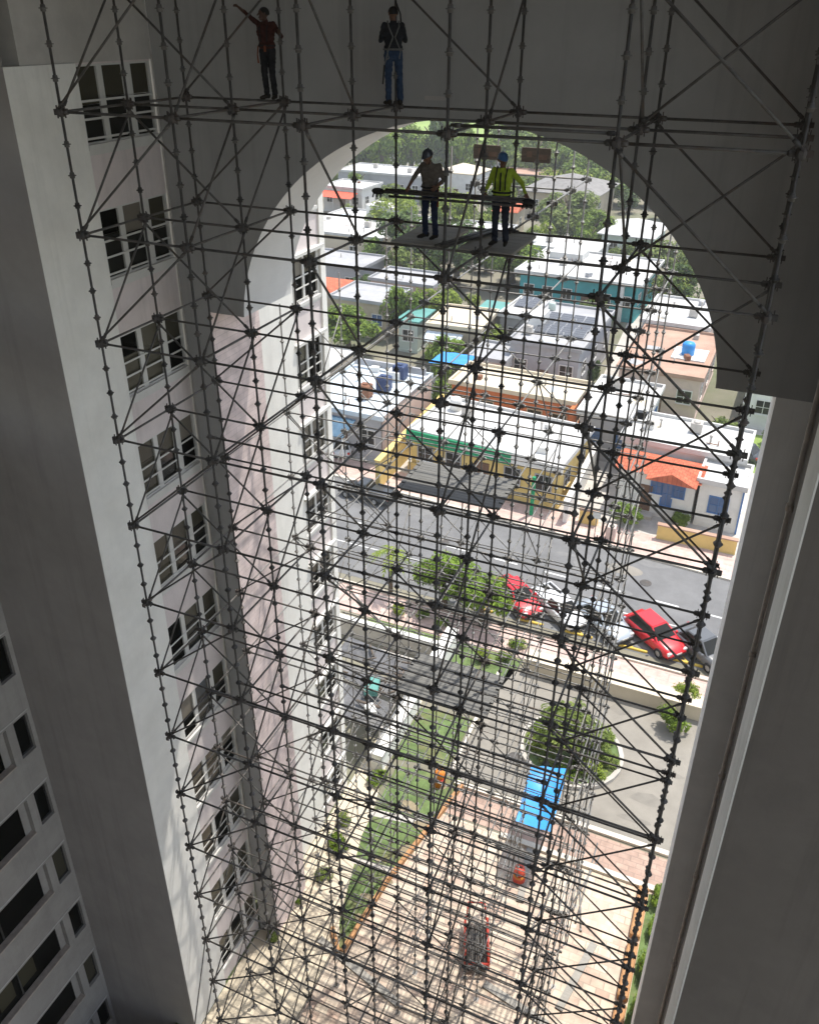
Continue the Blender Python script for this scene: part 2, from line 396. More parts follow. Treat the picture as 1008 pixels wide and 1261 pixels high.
# ---- courtyard side of the left tower (window bands at the lower left)
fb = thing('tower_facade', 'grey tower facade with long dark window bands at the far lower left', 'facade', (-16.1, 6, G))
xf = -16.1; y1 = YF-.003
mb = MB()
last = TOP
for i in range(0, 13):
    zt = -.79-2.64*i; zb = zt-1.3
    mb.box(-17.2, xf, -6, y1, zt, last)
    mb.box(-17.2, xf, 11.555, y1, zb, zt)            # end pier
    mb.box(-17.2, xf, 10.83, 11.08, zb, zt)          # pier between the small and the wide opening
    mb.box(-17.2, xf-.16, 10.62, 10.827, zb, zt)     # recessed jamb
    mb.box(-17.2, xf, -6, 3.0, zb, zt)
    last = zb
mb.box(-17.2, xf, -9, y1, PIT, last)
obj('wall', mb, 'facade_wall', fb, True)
for i in range(3, 13):
    zt = -.79-2.64*i; zb = zt-1.3
    w_ = MB(); w_.box(xf-.2, xf-.1, 11.083, 11.11, zb+.002, zt-.002); w_.box(xf-.2, xf-.1, 11.525, 11.552, zb+.002, zt-.002)
    w_.box(xf-.2, xf-.1, 11.113, 11.522, zb+.002, zb+.03)
    o = obj('small_window', w_, 'dark_void', fb, True)
    g_ = MB(); g_.box(xf-.16, xf-.15, 11.1, 11.53, zb+.03, zt-.003); obj('pane', g_, 'curtain_reflect' if i in (8, 10) else 'dark_glass', o, True)
    w_ = MB()
    for k in range(5):
        ya_ = 3.003+k*1.52; w_.box(xf-.175, xf-.15, ya_, ya_+.05, zb+.03, zt-.003)
    w_.box(xf-.175, xf-.15, 3.003, 10.6, zt-.06, zt-.003)
    o = obj('window_band', w_, 'dark_void', fb, True)
    g_ = MB(); g_.box(xf-.20, xf-.18, 3.0, 10.62, zb+.002, zt-.002); obj('pane', g_, 'dark_glass', o, True)
    c_ = MB()
    for k in range(2):
        ya_ = 8.5+((i*7+k*3) % 5)*.4; c_.box(xf-.177, xf-.174, ya_-.55, ya_, zb+.3, zt-.01)
    obj('blind', c_, 'curtain_reflect', o, True) if i % 3 == 0 else None
    s_ = MB(); s_.box(xf-.17, xf+.03, 3.003, 10.826, zb-.05, zb+.002); obj('sill', s_, 'sill', o, True)
    s_ = MB(); s_.box(xf-.1, xf+.012, -6, 11.6, zt+.08, zt+.11); obj('slab_edge', s_, 'floor_line', fb, True)

# ---- right tower
rt = thing('apartment_tower', 'dark plain tower wall filling the right edge beside the scaffold', 'apartment building', (XR, YF, G))
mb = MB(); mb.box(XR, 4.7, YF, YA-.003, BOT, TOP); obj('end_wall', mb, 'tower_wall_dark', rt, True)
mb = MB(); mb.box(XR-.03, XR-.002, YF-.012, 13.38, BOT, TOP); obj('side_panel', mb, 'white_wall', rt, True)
mb = MB(); mb.tube((XR-.06, 14.3, BOT), (XR-.06, 14.3, TOP), .045, 8)
for k in range(9): mb.tube((XR-.06, 14.3, BOT+2+3.3*k), (XR-.06, 14.3, BOT+2.12+3.3*k), .07, 8)
obj('drain_pipe', mb, 'sill', rt, True)
mb = MB(); mb.box(XR, 9, YB+.002, 19.2, BOT, TOP); obj('outer_wall', mb, 'white_wall', rt, True)

# ---- arch
ar = thing('archway', 'tall grey arch spanning between the two towers behind the scaffold', 'archway', (-5.59, YA, G))
ACX, AHW, AZ0, ARISE = -5.59, 5.15, -6.05, 4.42
def arch_z(x):
    t = max(-1, min(1, (x-ACX)/AHW)); Rr = (AHW**2+ARISE**2)/(2*ARISE)
    zc = math.sqrt(max(0, Rr*Rr-(t*AHW)**2))-(Rr-ARISE)
    ze = ARISE*math.sqrt(max(0, 1-t*t))
    return AZ0+.5*zc+.5*ze
n = 64
xs = [XL+.003] + [ACX-AHW*math.cos(math.pi*i/n) for i in range(n+1)] + [XR-.003]
zs = [AZ0]+[arch_z(x) for x in xs[1:-1]]+[AZ0]
mb = MB(); vs = []
for x, z in zip(xs, zs): vs += [(x, YA, z), (x, YA, TOP), (x, YB, z), (x, YB, TOP)]
fs = []; fi = []
for i in range(len(xs)-1):
    a, b = i*4, i*4+4
    fs += [(a, b, b+1, a+1), (a+2, a+3, b+3, b+2), (a+1, b+1, b+3, a+3)]
    fi.append((a, a+2, b+2, b))
mb.add(vs, fs, 0)
mb.add(vs, fi, 1, False)
mb.add([vs[0], vs[1], vs[3], vs[2]], [(0, 1, 2, 3)], 0); mb.add([vs[-4], vs[-3], vs[-1], vs[-2]], [(0, 2, 3, 1)], 0)
obj('arch_wall', mb, ['arch_wall', 'reveal'], ar, True)
mb = MB(); mb.box(XL+.003, -11.72, YA+.003, YB-.003, BOT, AZ0-.002); obj('pilaster', mb, 'arch_wall', ar, True)
mb = MB(); mb.box(.62, XR-.003, YA+.003, YB-.003, BOT, AZ0-.002); obj('pilaster', mb, 'pilaster_grey', ar, True)
mb = MB(); mb.box(-11.717, -11.69, YA+.03, YB-.05, BOT, AZ0-.004); obj('tile_facing', mb, 'tile', ar, True)
mb = MB(); mb.box(-6.35, -5.95, YA-.02, YA-.002, -1.32, -1.25); obj('wall_patch', mb, 'upper_wall', ar, True)

# ---- unseen ceiling and back wall, added to keep daylight out of the passage
mb = MB(); mb.box(-17.5, 9, -9, YB, TOP+.004, TOP+.4); struct('dimming_ceiling', mb, 'upper_wall')
mb = MB(); mb.box(-17.5, 9, -9.4, -9, PIT, TOP); struct('dimming_back_wall', mb, 'tower_wall')

# ================================================================ scaffold
SX = [-11.12, -8.90, -6.60, -4.34, -2.04, .13]
SY = [11.48, 13.13, 14.84]
OY = [16.3, 17.75, 19.4, 21.0]
def sz(k): return -1.384-2*k
TR = .0225
def standard_mesh(top, name, ledger_levels):
    mb = MB()
    mb.tube((0, 0, 0), (0, 0, top), TR, 8)
    mb.box(-.09, .09, -.09, .09, 0, .012)
    z = sz(14)+.5*0
    zz = sz(-2)-G
    k = 0
    while zz > .3:
        if zz < top-.05:
            mb.lathe([(TR, -.05), (.042, -.045), (.042, -.008), (.068, -.006), (.068, .006), (.042, .008), (.036, .05), (TR, .055)], 8, (0, 0, zz), 0)
        zz -= .5; k += 1
    for lv in ledger_levels:
        zl = sz(lv)-G
        if .2 < zl < top:
            mb.lathe([(.03, -.075), (.055, -.07), (.07, -.025), (.074, .0), (.07, .025), (.05, .07), (.03, .075)], 8, (0, 0, zl), 1)
            for q in range(4):
                T = Matrix.Translation((0, 0, zl)) @ Matrix.Rotation(q*math.pi/2, 4, 'Z')
                mb.box(.05, .135, -.024, .024, -.038, .042, 1, T)
                mb.box(.075, .09, -.010, .010, -.09, .10, 1, T)
    me = mb.mesh('standard'); me.materials.append(M['steel']); me.materials.append(M['steel_node'])
    return me

class Budget:
    """collects tubes of one kind; the nearest hundred become parts, the rest one mass"""
    def __init__(s, name, matl, parent, limit=98): s.name, s.m, s.p, s.lim, s.items = name, matl, parent, limit, []
    def add(s, a, b, rad): s.items.append((Vector(a), Vector(b), rad))
    def build(s):
        def infront(t):
            c = (t[0]+t[1])/2; d = Fv.dot(c)
            px = 504+f_px*r2.dot(c)/max(d, .1); py = 573-f_px*U2.dot(c)/max(d, .1)
            return (0 if (0 < px < 1008 and 0 < py < 1261) else 1, c.length)
        s.items.sort(key=infront)
        def one(mb, a, b, rad):
            mb.tube(a, b, rad, 8, 0)
            d = (b-a).normalized()
            mb.tube(a+d*.06, a+d*.15, rad*1.45, 8, 0); mb.tube(b-d*.15, b-d*.06, rad*1.45, 8, 0)
        for a, b, rad in s.items[:s.lim]:
            mb = MB(); one(mb, a, b, rad); obj(s.name, mb, s.m, s.p, True)
        if len(s.items) > s.lim:
            mb = MB()
            for a, b, rad in s.items[s.lim:]: one(mb, a, b, rad)
            obj(s.name, mb, s.m, s.p, True, kind='stuff')

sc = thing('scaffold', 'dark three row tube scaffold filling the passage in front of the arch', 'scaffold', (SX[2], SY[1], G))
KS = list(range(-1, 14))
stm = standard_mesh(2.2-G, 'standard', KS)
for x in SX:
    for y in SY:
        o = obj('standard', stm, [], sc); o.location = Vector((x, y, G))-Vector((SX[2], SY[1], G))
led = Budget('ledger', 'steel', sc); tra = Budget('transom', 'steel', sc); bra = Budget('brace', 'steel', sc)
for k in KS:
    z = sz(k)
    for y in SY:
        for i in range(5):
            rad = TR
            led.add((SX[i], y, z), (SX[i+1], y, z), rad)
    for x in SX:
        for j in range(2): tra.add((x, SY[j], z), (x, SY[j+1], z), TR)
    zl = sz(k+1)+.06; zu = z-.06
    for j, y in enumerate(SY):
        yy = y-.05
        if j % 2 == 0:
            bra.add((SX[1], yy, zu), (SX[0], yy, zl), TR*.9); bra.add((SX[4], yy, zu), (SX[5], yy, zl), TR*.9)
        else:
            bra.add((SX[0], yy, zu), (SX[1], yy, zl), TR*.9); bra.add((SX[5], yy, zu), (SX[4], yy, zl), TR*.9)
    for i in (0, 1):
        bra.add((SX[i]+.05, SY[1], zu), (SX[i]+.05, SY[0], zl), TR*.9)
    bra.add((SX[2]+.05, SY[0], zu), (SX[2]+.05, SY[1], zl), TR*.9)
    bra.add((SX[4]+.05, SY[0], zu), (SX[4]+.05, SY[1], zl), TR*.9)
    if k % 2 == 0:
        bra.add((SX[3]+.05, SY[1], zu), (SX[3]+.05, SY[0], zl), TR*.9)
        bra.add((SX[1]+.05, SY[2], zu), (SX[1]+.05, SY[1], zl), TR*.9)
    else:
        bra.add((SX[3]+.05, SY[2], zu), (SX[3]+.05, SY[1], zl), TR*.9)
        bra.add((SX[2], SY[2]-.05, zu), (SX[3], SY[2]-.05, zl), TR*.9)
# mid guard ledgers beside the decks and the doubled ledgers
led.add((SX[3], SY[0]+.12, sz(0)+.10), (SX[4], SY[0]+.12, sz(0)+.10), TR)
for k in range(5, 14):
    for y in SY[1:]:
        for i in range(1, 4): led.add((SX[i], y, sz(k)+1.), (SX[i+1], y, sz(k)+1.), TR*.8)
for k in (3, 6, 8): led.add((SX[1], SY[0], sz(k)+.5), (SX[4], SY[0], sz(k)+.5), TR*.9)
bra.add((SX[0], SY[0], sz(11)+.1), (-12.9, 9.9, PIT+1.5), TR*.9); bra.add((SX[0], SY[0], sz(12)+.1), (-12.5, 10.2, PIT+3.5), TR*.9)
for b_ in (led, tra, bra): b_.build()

def deck(name, x0, x1, y0, y1, z, n, matl, hooks=True):
    mb = MB(); w_ = (y1-y0)/n
    for i in range(n):
        a = y0+i*w_+.003; b = y0+(i+1)*w_-.003
        mb.box(x0, x1, a, b, z-.05, z)
        mb.box(x0+.05, x1-.05, (a+b)/2-.01, (a+b)/2+.01, z, z+.003)
        if hooks:
            for xx, s_ in ((x0, -1), (x1, 1)):
                for q in (.3, .7):
                    yy = a+(b-a)*q; mb.box(min(xx, xx+s_*.09), max(xx, xx+s_*.09), yy-.045, yy+.045, z-.045, z+.012)
    obj(name, mb, matl, sc, True)
deck('deck', -6.52, -4.32, 14.86, 16.22, sz(4)+.2, 6, 'deck')
deck('deck', -6.62, -4.32, 14.86, 16.45, sz(7)+.2, 6, 'deck')
deck('deck', -6.02, -5.12, 13.3, 14.78, sz(1)-.0, 3, 'deck_light', False)
deck('deck', -4.80, -3.85, 13.3, 14.78, sz(1)-.0, 3, 'deck_light', False)
mb = MB()
for i in range(5): mb.tube((-5.05+.05*i-.1, 13.2+.03*(i % 2), sz(1)+.03), (-4.9+.05*i-.1+.25, 14.7, sz(1)+.03+.012*(i % 3)), .024, 8)
setp(obj('tube_bundle', mb, 'steel'), 'few loose scaffold tubes lying on the deck between the two workers on the platform', 'tubes')

# ---- outer, sunlit scaffold under and beyond the arch
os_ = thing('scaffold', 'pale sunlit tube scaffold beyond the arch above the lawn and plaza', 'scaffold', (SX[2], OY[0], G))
ol = Budget('ledger', 'steel_sunlit', os_); ot = Budget('transom', 'steel_sunlit', os_); ob = Budget('brace', 'steel_sunlit', os_)
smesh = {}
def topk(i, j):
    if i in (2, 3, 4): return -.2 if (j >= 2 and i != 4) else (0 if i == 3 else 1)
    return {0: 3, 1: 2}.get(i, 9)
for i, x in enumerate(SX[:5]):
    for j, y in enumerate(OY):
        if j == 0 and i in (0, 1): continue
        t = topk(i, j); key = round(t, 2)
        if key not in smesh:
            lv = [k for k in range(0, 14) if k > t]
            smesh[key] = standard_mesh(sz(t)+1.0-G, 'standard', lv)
            smesh[key].materials.clear(); smesh[key].materials.append(M['steel_sunlit']); smesh[key].materials.append(M['steel_node'])
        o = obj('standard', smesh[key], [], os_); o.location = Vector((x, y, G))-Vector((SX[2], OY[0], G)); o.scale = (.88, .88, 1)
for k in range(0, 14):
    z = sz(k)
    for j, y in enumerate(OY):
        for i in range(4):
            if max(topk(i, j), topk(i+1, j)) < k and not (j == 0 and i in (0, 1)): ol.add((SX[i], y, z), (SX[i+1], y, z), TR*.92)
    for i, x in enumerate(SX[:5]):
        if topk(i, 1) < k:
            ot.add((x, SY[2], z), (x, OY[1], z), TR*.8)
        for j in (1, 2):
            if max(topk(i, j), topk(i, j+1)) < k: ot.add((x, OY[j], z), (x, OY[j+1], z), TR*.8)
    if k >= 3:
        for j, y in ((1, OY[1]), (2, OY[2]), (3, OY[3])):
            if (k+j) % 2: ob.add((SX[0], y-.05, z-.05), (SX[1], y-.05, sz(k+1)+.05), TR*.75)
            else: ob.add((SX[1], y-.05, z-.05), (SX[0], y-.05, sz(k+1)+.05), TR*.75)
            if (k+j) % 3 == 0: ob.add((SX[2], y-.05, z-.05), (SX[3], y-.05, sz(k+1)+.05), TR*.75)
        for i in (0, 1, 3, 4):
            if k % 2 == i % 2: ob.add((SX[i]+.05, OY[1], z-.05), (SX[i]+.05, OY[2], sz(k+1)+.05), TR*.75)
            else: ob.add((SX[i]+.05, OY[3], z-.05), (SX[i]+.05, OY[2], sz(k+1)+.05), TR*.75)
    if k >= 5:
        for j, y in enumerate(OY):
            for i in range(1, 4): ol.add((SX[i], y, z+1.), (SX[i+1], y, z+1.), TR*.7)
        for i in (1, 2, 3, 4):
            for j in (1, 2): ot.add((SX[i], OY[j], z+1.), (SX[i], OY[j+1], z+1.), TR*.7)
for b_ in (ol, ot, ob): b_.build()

def board(x0, x1, lab):
    t = thing('sign_board', lab, 'board', (x0, 19.45, -2.9))
    mb = MB(); mb.cbox(x0-.02, x1+.02, 19.33, 19.365, -2.83, -2.52, .006); obj('panel', mb, 'wood', t, True)
    mb = MB(); mb.box(x0+.1, x0+.22, 19.322, 19.329, -2.72, -2.60); mb.box(x0+.36, x1-.06, 19.322, 19.329, -2.76, -2.66); obj('faded_marking', mb, 'faded', t, True)
M['faded'] = mat('faded red marking', (.17, .115, .09), .9, .3, 6)
board(-6.64, -6.03, 'left one of two brown boards fixed at the top of the outer scaffold')
board(-5.5, -4.87, 'right one of two brown boards fixed high on the outer scaffold beside trees')

# ================================================================ people
M['skin'] = mat('brown skin', (.16, .085, .055), .6, .1, 12)
M['skin_dark'] = mat('dark skin', (.09, .05, .035), .6, .1, 12)
M['hair'] = mat('black hair', (.012, .010, .009), .6, .2, 30)
cloth('plaid_shirt', (.06, .024, .02), .5, 14); cloth('black_trousers', (.02, .02, .022)); cloth('black_shirt', (.025, .026, .03))
cloth('jeans', (.035, .058, .105), .3, 9); cloth('grey_shirt', (.125, .108, .092)); cloth('navy_trousers', (.02, .026, .05))
cloth('hivis', (.36, .47, .05), .1, 5); cloth('dark_jeans', (.028, .032, .045)); cloth('boots', (.03, .025, .02))
cloth('strap_grey', (.17, .17, .165)); cloth('strap_dark', (.03, .03, .03)); cloth('strap_orange', (.22, .07, .035))
paint('helmet_dark', (.03, .035, .05), .35); paint('helmet_blue', (.03, .10, .24), .3)

def person(label, loc, rz, scale, J, mats, head_yaw=0., head_pitch=0., feet_dir=(0, -1), curl=.8):
    # J: joints in metres for a 1.75 m figure that faces -Y
    root = thing('person', label, 'person', loc, rz, None, scale)
    caps = []
    V = lambda t: Vector(t)
    def cap(a, b, ra, rb, lab): caps.append((V(a), V(b), ra, rb, lab))
    hipc = V(J.get('pelvis', (0, 0, .95))); chest = V(J.get('chest', (0, 0, 1.28))); neck = V(J.get('neck', (0, .01, 1.47)))
    hd = V(J.get('head', (0, -.02, 1.625)))
    Rh = Matrix.Rotation(head_yaw, 3, 'Z') @ Matrix.Rotation(head_pitch, 3, 'X')
    # torso
    cap(hipc+V((-.075, .01, -.01)), hipc+V((.075, .01, -.01)), .105, .105, 'pants')
    cap(hipc+V((-.07, .03, -.05)), hipc+V((.07, .03, -.05)), .10, .10, 'pants')
    mid = (hipc+chest)/2
    cap(mid+V((-.07, 0, -.04)), mid+V((.07, 0, -.04)), .10, .10, 'shirt')
    cap(mid+V((-.075, 0, .05)), mid+V((.075, 0, .05)), .105, .105, 'shirt')
    cap(hipc+V((-.075, 0, .08)), hipc+V((.075, 0, .08)), .108, .108, 'shirt')
    cap(chest+V((-.09, 0, 0)), chest+V((.09, 0, 0)), .118, .118, 'shirt')
    cap(chest+V((-.10, .01, .08)), chest+V((.10, .01, .08)), .10, .10, 'shirt')
    cap(neck+V((0, .01, -.09)), neck+V((0, 0, .02)), .082, .056, 'shirt')
    for s in (-1, 1): cap(neck+V((0, .01, -.03)), neck+V((s*.13, .01, -.085)), .05, .05, 'shirt')
    cap(neck+V((0, 0, 0)), hd+V((0, .02, -.05)), .054, .052, 'skin')
    # head: skull, jaw, nose, brow, ears
    def H(p): return hd + Rh @ V(p)
    cap(H((0, .015, .03)), H((0, -.02, .03)), .088, .086, 'skin')
    cap(H((0, -.035, -.05)), H((0, -.045, -.075)), .06, .045, 'skin')
    cap(H((0, -.105, .005)), H((0, -.122, -.025)), .011, .016, 'skin')
    cap(H((-.04, -.094, .03)), H((.04, -.094, .03)), .013, .013, 'skin')
    cap(H((-.022, -.09, -.062)), H((.022, -.09, -.062)), .011, .011, 'skin')
    for s in (-1, 1):
        cap(H((s*.088, .01, .0)), H((s*.088, .012, .025)), .016, .018, 'skin')
    for s, nm in ((-1, 'l'), (1, 'r')):
        sh = V(J.get('sh_'+nm, (s*.175, .01, 1.42))); elb = V(J['el_'+nm]); ha = V(J['ha_'+nm])
        cap(chest+V((s*.06, 0, .12)), sh+V((-s*.012, 0, -.015)), .075, .066, 'shirt')
        cap(sh, elb, .060, .046, 'sleeve')
        wr = ha
        cap(elb, elb+(wr-elb)*.55, .045, .037, 'fore'); cap(elb+(wr-elb)*.5, wr, .038, .028, 'fore2')
        d = (wr-elb).normalized()
        pn = V(J.get('palm_'+nm, (0, 0, -1))); pn = (pn-d*pn.dot(d)).normalized(); sd_ = d.cross(pn)
        # palm, four unequal fingers and a thumb
        for q in (-1, 0, 1): cap(wr+d*.01+sd_*.012*q, wr+d*.085+sd_*.026*q, .019, .016, 'skin')
        for fi_, (off, ln) in enumerate(((-.032, .062), (-.011, .074), (.011, .070), (.032, .052))):
            p0 = wr+d*.085+sd_*off
            a1 = curl*.7; a2 = curl*1.6
            p1 = p0+(d*math.cos(a1)+pn*math.sin(a1))*ln*.5
            p2 = p1+(d*math.cos(a2)+pn*math.sin(a2))*ln*.5
            cap(p0-d*.01, p1, .0105, .0098, 'skin'); cap(p1, p2, .0098, .0085, 'skin')
        ts = J.get('thumb_'+nm, s)
        t0 = wr+d*.03-sd_*.028*ts; t1 = t0+(d*.6-sd_*.7*ts+pn*.35)*.042; t2 = t1+(d*.75+pn*.6)*.032
        cap(t0, t1, .014, .0115, 'skin'); cap(t1, t2, .0112, .0095, 'skin')
        hp = hipc+V((s*.09, .01, -.03)); kn = V(J['kn_'+nm]); an = V(J['an_'+nm])
        cap(hp, kn, .100, .070, 'pants'); cap(kn, kn+(an-kn)*.35, .068, .068, 'pants'); cap(kn+(an-kn)*.3, an+V((0, 0, .02)), .067, .062, 'pants')
        fd = V((*J.get('fd_'+nm, feet_dir), 0)).normalized()
        cap(an+V((0, 0, -.02))-fd*.045, an+V((0, 0, -.045))-fd*.04, .042, .038, 'shoe')
        cap(an+V((0, 0, -.03)), an+fd*.15+V((0, 0, -.05)), .048, .034, 'shoe')
        cap(an+fd*.08+V((0, 0, -.055)), an+fd*.17+V((0, 0, -.055)), .036, .03, 'shoe')
    mb = MB()
    for a, b, ra, rb, lab in caps:
        d = b-a
        if d.length < 1e-5: d = V((0, 0, 1e-4))
        k = 10; dn = d.normalized(); uu = dn.orthogonal().normalized(); ww = dn.cross(uu)
        rings = []
        for j in range(1, 5):
            t = math.pi/2*(j/5); rings.append((a-dn*ra*math.cos(t), ra*math.sin(t)))
        rings.append((a, ra)); rings.append((b, rb))
        for j in range(4, 0, -1):
            t = math.pi/2*(j/5); rings.append((b+dn*rb*math.cos(t), rb*math.sin(t)))
        vs = [a-dn*ra]
        for p, rr in rings:
            for i in range(k):
                t = 2*math.pi*i/k; vs.append(p+uu*rr*math.cos(t)+ww*rr*math.sin(t))
        vs.append(b+dn*rb)
        fs = [(0, 1+(i+1) % k, 1+i) for i in range(k)]
        for j in range(len(rings)-1):
            for i in range(k): fs.append((1+j*k+i, 1+j*k+(i+1) % k, 1+(j+1)*k+(i+1) % k, 1+(j+1)*k+i))
        o0 = 1+(len(rings)-1)*k
        fs += [(o0+i, o0+(i+1) % k, len(vs)-1) for i in range(k)]
        mb.add(vs, fs)
    me0 = mb.mesh('tmp'); tmp = bpy.data.objects.new('tmp', me0); COL.objects.link(tmp)
    md = tmp.modifiers.new('r', 'REMESH'); md.mode = 'VOXEL'; md.voxel_size = .0075; md.use_smooth_shade = True
    sm = tmp.modifiers.new('s', 'SMOOTH'); sm.iterations = 2; sm.factor = .4
    dg = bpy.context.evaluated_depsgraph_get()
    me = bpy.data.meshes.new_from_object(tmp.evaluated_get(dg)); me.name = 'body'
    bpy.data.objects.remove(tmp); bpy.data.meshes.remove(me0)
    labs = ['skin', 'shirt', 'pants', 'shoe']
    me.materials.clear()
    for l in labs: me.materials.append(M[mats[l]])
    alias = {'sleeve': 'shirt', 'fore': mats.get('fore', 'shirt'), 'fore2': mats.get('fore2', 'skin')}
    cl = [(a, (b-a), (b-a).length_squared, ra, rb, labs.index(alias.get(lab, lab))) for a, b, ra, rb, lab in caps]
    cl = [(tuple(a), tuple(d), max(l2, 1e-9), ra, rb, li) for a, d, l2, ra, rb, li in cl]
    vc = [tuple(v.co) for v in me.vertices]
    def lab_of(c):
        best = 9; bl = 0
        for a, d, l2, ra, rb, li in cl:
            x, y, z = c[0]-a[0], c[1]-a[1], c[2]-a[2]
            t = (x*d[0]+y*d[1]+z*d[2])/l2
            t = 0 if t < 0 else 1 if t > 1 else t
            x -= d[0]*t; y -= d[1]*t; z -= d[2]*t
            q = (x*x+y*y+z*z)**.5-(ra+(rb-ra)*t)
            if q < best: best = q; bl = li
        return bl
    cl_v = [0]*len(me.vertices)
    for p in me.polygons:
        p.use_smooth = True
        p.material_index = lab_of(vc[p.vertices[0]])
        if p.material_index in (1, 2):
            for i in p.vertices: cl_v[i] = 1
    nrm = [v.normal.copy() for v in me.vertices]
    for i, v in enumerate(me.vertices):          # creases in shirt and trousers
        if cl_v[i]:
            q = v.co; n_ = mnoise.noise(Vector((q.x*9+q.z*5, q.y*9, q.z*16)))+.6*mnoise.noise(Vector((q.x*22, q.y*22+q.z*9, q.z*30)))
            v.co = q+nrm[i]*(.012*n_)
    obj('body', me, [], root)
    for s in (-1, 1):
        eb = MB(); eb.sphere(H((s*.034, -.087, .008)), .010, .009, .008, 8); obj('eye', eb, 'strap_dark', root)
    return root, H, Rh, hd

def hair_cap(root, hd, Rh, matl='hair'):
    mb = MB(); T = Rh.to_4x4()
    c = hd + Rh @ Vector((0, .012, .035))
    vs = []
    nI, nJ = 18, 9
    for j in range(nJ):
        ph = math.pi/2 - (math.pi*.62)*j/(nJ-1)
        for i in range(nI):
            t = 2*math.pi*i/nI
            front = max(0, -math.sin(t))
            p2_ = max(ph, -.35+front*.85)
            rr = 1+.03*math.sin(5*t+3*j)
            v = Vector((.098*rr*math.cos(p2_)*math.cos(t), .108*rr*math.cos(p2_)*math.sin(t), .105*math.sin(p2_)))
            vs.append(c+Rh @ v)
    fs = [(j*nI+i, (j+1)*nI+i, (j+1)*nI+(i+1) % nI, j*nI+(i+1) % nI) for j in range(nJ-1) for i in range(nI)]
    mb.add(vs, fs, 0, True)
    obj('hair', mb, matl, root)
def helmet(root, hd, Rh, matl):
    mb = MB(); c = hd + Rh @ Vector((0, .01, .045))
    vs = []; nI = 20
    prof = [(.02, .108), (.055, .10), (.087, .075), (.104, .042), (.110, .0), (.116, -.01), (.112, -.016), (.10, -.01)]
    for r_, z_ in prof:
        for i in range(nI):
            t = 2*math.pi*i/nI
            fr = max(0, -math.sin(t))**3 if z_ <= 0 else 0
            vs.append(c+Rh @ Vector((r_*.92*math.cos(t), (r_+.04*fr)*1.06*math.sin(t), z_-.012*fr)))
    fs = [(j*nI+i, (j+1)*nI+i, (j+1)*nI+(i+1) % nI, j*nI+(i+1) % nI) for j in range(len(prof)-1) for i in range(nI)]
    fs.append(tuple(range(nI)))
    mb.add(vs, fs, 0, True)
    mb.box(-.012, .012, -.05, .05, .095, .112, 0, Matrix.Translation(c) @ Rh.to_4x4())
    obj('helmet', mb, matl, root)
    st = MB()
    for s in (-1, 1): st.tube(c+Rh @ Vector((s*.105, 0, -.02)), hd+Rh @ Vector((s*.03, -.05, -.125)), .006, 6)
    obj('chin_strap', st, 'strap_dark', root)

ZL0 = sz(0)+TR
FOOT = .093
# 1: on the top ledger at the left, one arm flung up to a brace
p, H, Rh, hd = person('worker in a dark red checked shirt on the top ledger, one arm raised', (-9.2, 14.86, ZL0), 0, .885,
    dict(pelvis=(0, 0, .95), chest=(-.01, 0, 1.27), neck=(-.01, .01, 1.46), head=(-.02, -.02, 1.60),
         el_l=(-.36, -.02, 1.56), ha_l=(-.585, -.04, 1.725), palm_l=(-.2, 0, -1), el_r=(.27, .15, 1.20), ha_r=(.335, -.055, 1.27), palm_r=(1, .3, 0),
         kn_l=(-.085, -.02, .52), an_l=(-.085, .02, FOOT), kn_r=(.10, -.02, .52), an_r=(.115, .01, FOOT), fd_l=(-.35, -1), fd_r=(.25, -1)),
    dict(skin='skin_dark', shirt='plaid_shirt', pants='black_trousers', shoe='boots'), head_yaw=-.9, head_pitch=-.1, curl=1.0)
hair_cap(p, hd, Rh)
mb = MB()
for s in (-1, 1):
    mb.path([(s*.09, .10, 1.05), (s*.075, .125, 1.25), (s*.10, .02, 1.47), (s*.09, -.115, 1.36), (s*.07, -.115, 1.10)], [.012]*5, 6)
mb.path([(.14*math.cos(t*math.pi/6)*1.33, .125*math.sin(t*math.pi/6), 1.03) for t in range(13)], [.016]*13, 6)
obj('harness', mb, 'strap_dark', p)
mb = MB(); mb.path([(-.18, -.05, 1.02), (-.20, -.07, .86), (-.18, -.08, .70)], [.014, .012, .018], 6); mb.path([(.03, -.14, 1.03), (.04, -.15, .92)], [.02, .025], 6); obj('tool_lanyard', mb, 'strap_orange', p)
# 2: on the top ledger near the middle, back to us
p, H, Rh, hd = person('worker in black shirt and blue jeans on the top ledger, back turned', (-6.63, 14.80, ZL0), math.pi+.55, .885,
    dict(pelvis=(0, 0, .95), chest=(0, 0, 1.27), neck=(0, .0, 1.46), head=(0, -.03, 1.61),
         el_r=(.24, -.05, 1.16), ha_r=(.13, -.22, 1.30), palm_r=(-1, .2, 0), el_l=(-.24, -.02, 1.16), ha_l=(-.10, -.20, 1.24), palm_l=(1, .2, 0),
         kn_l=(-.125, -.03, .52), an_l=(-.14, .02, FOOT), kn_r=(.095, -.04, .52), an_r=(.10, -.0, FOOT), fd_l=(-.2, -1), fd_r=(.35, -1)),
    dict(skin='skin', shirt='black_shirt', pants='jeans', shoe='boots', fore='skin'), head_yaw=.35, head_pitch=.05, curl=1.0)
hair_cap(p, hd, Rh)
mb = MB()
for s in (-1, 1):
    mb.path([(s*.13, .10, .98), (s*.02, .135, 1.22), (s*.10, .115, 1.40), (s*.11, 0, 1.50), (s*.10, -.12, 1.35), (s*.09, -.12, 1.05)], [.013]*6, 6)
    mb.path([(s*.13, .09, .98), (s*.10, .12, .86), (s*.17, .0, .80), (s*.12, -.10, .9)], [.013]*4, 6)
mb.path([(.145*math.cos(t*math.pi/6)*1.3, .13*math.sin(t*math.pi/6), 1.01) for t in range(13)], [.018]*13, 6)
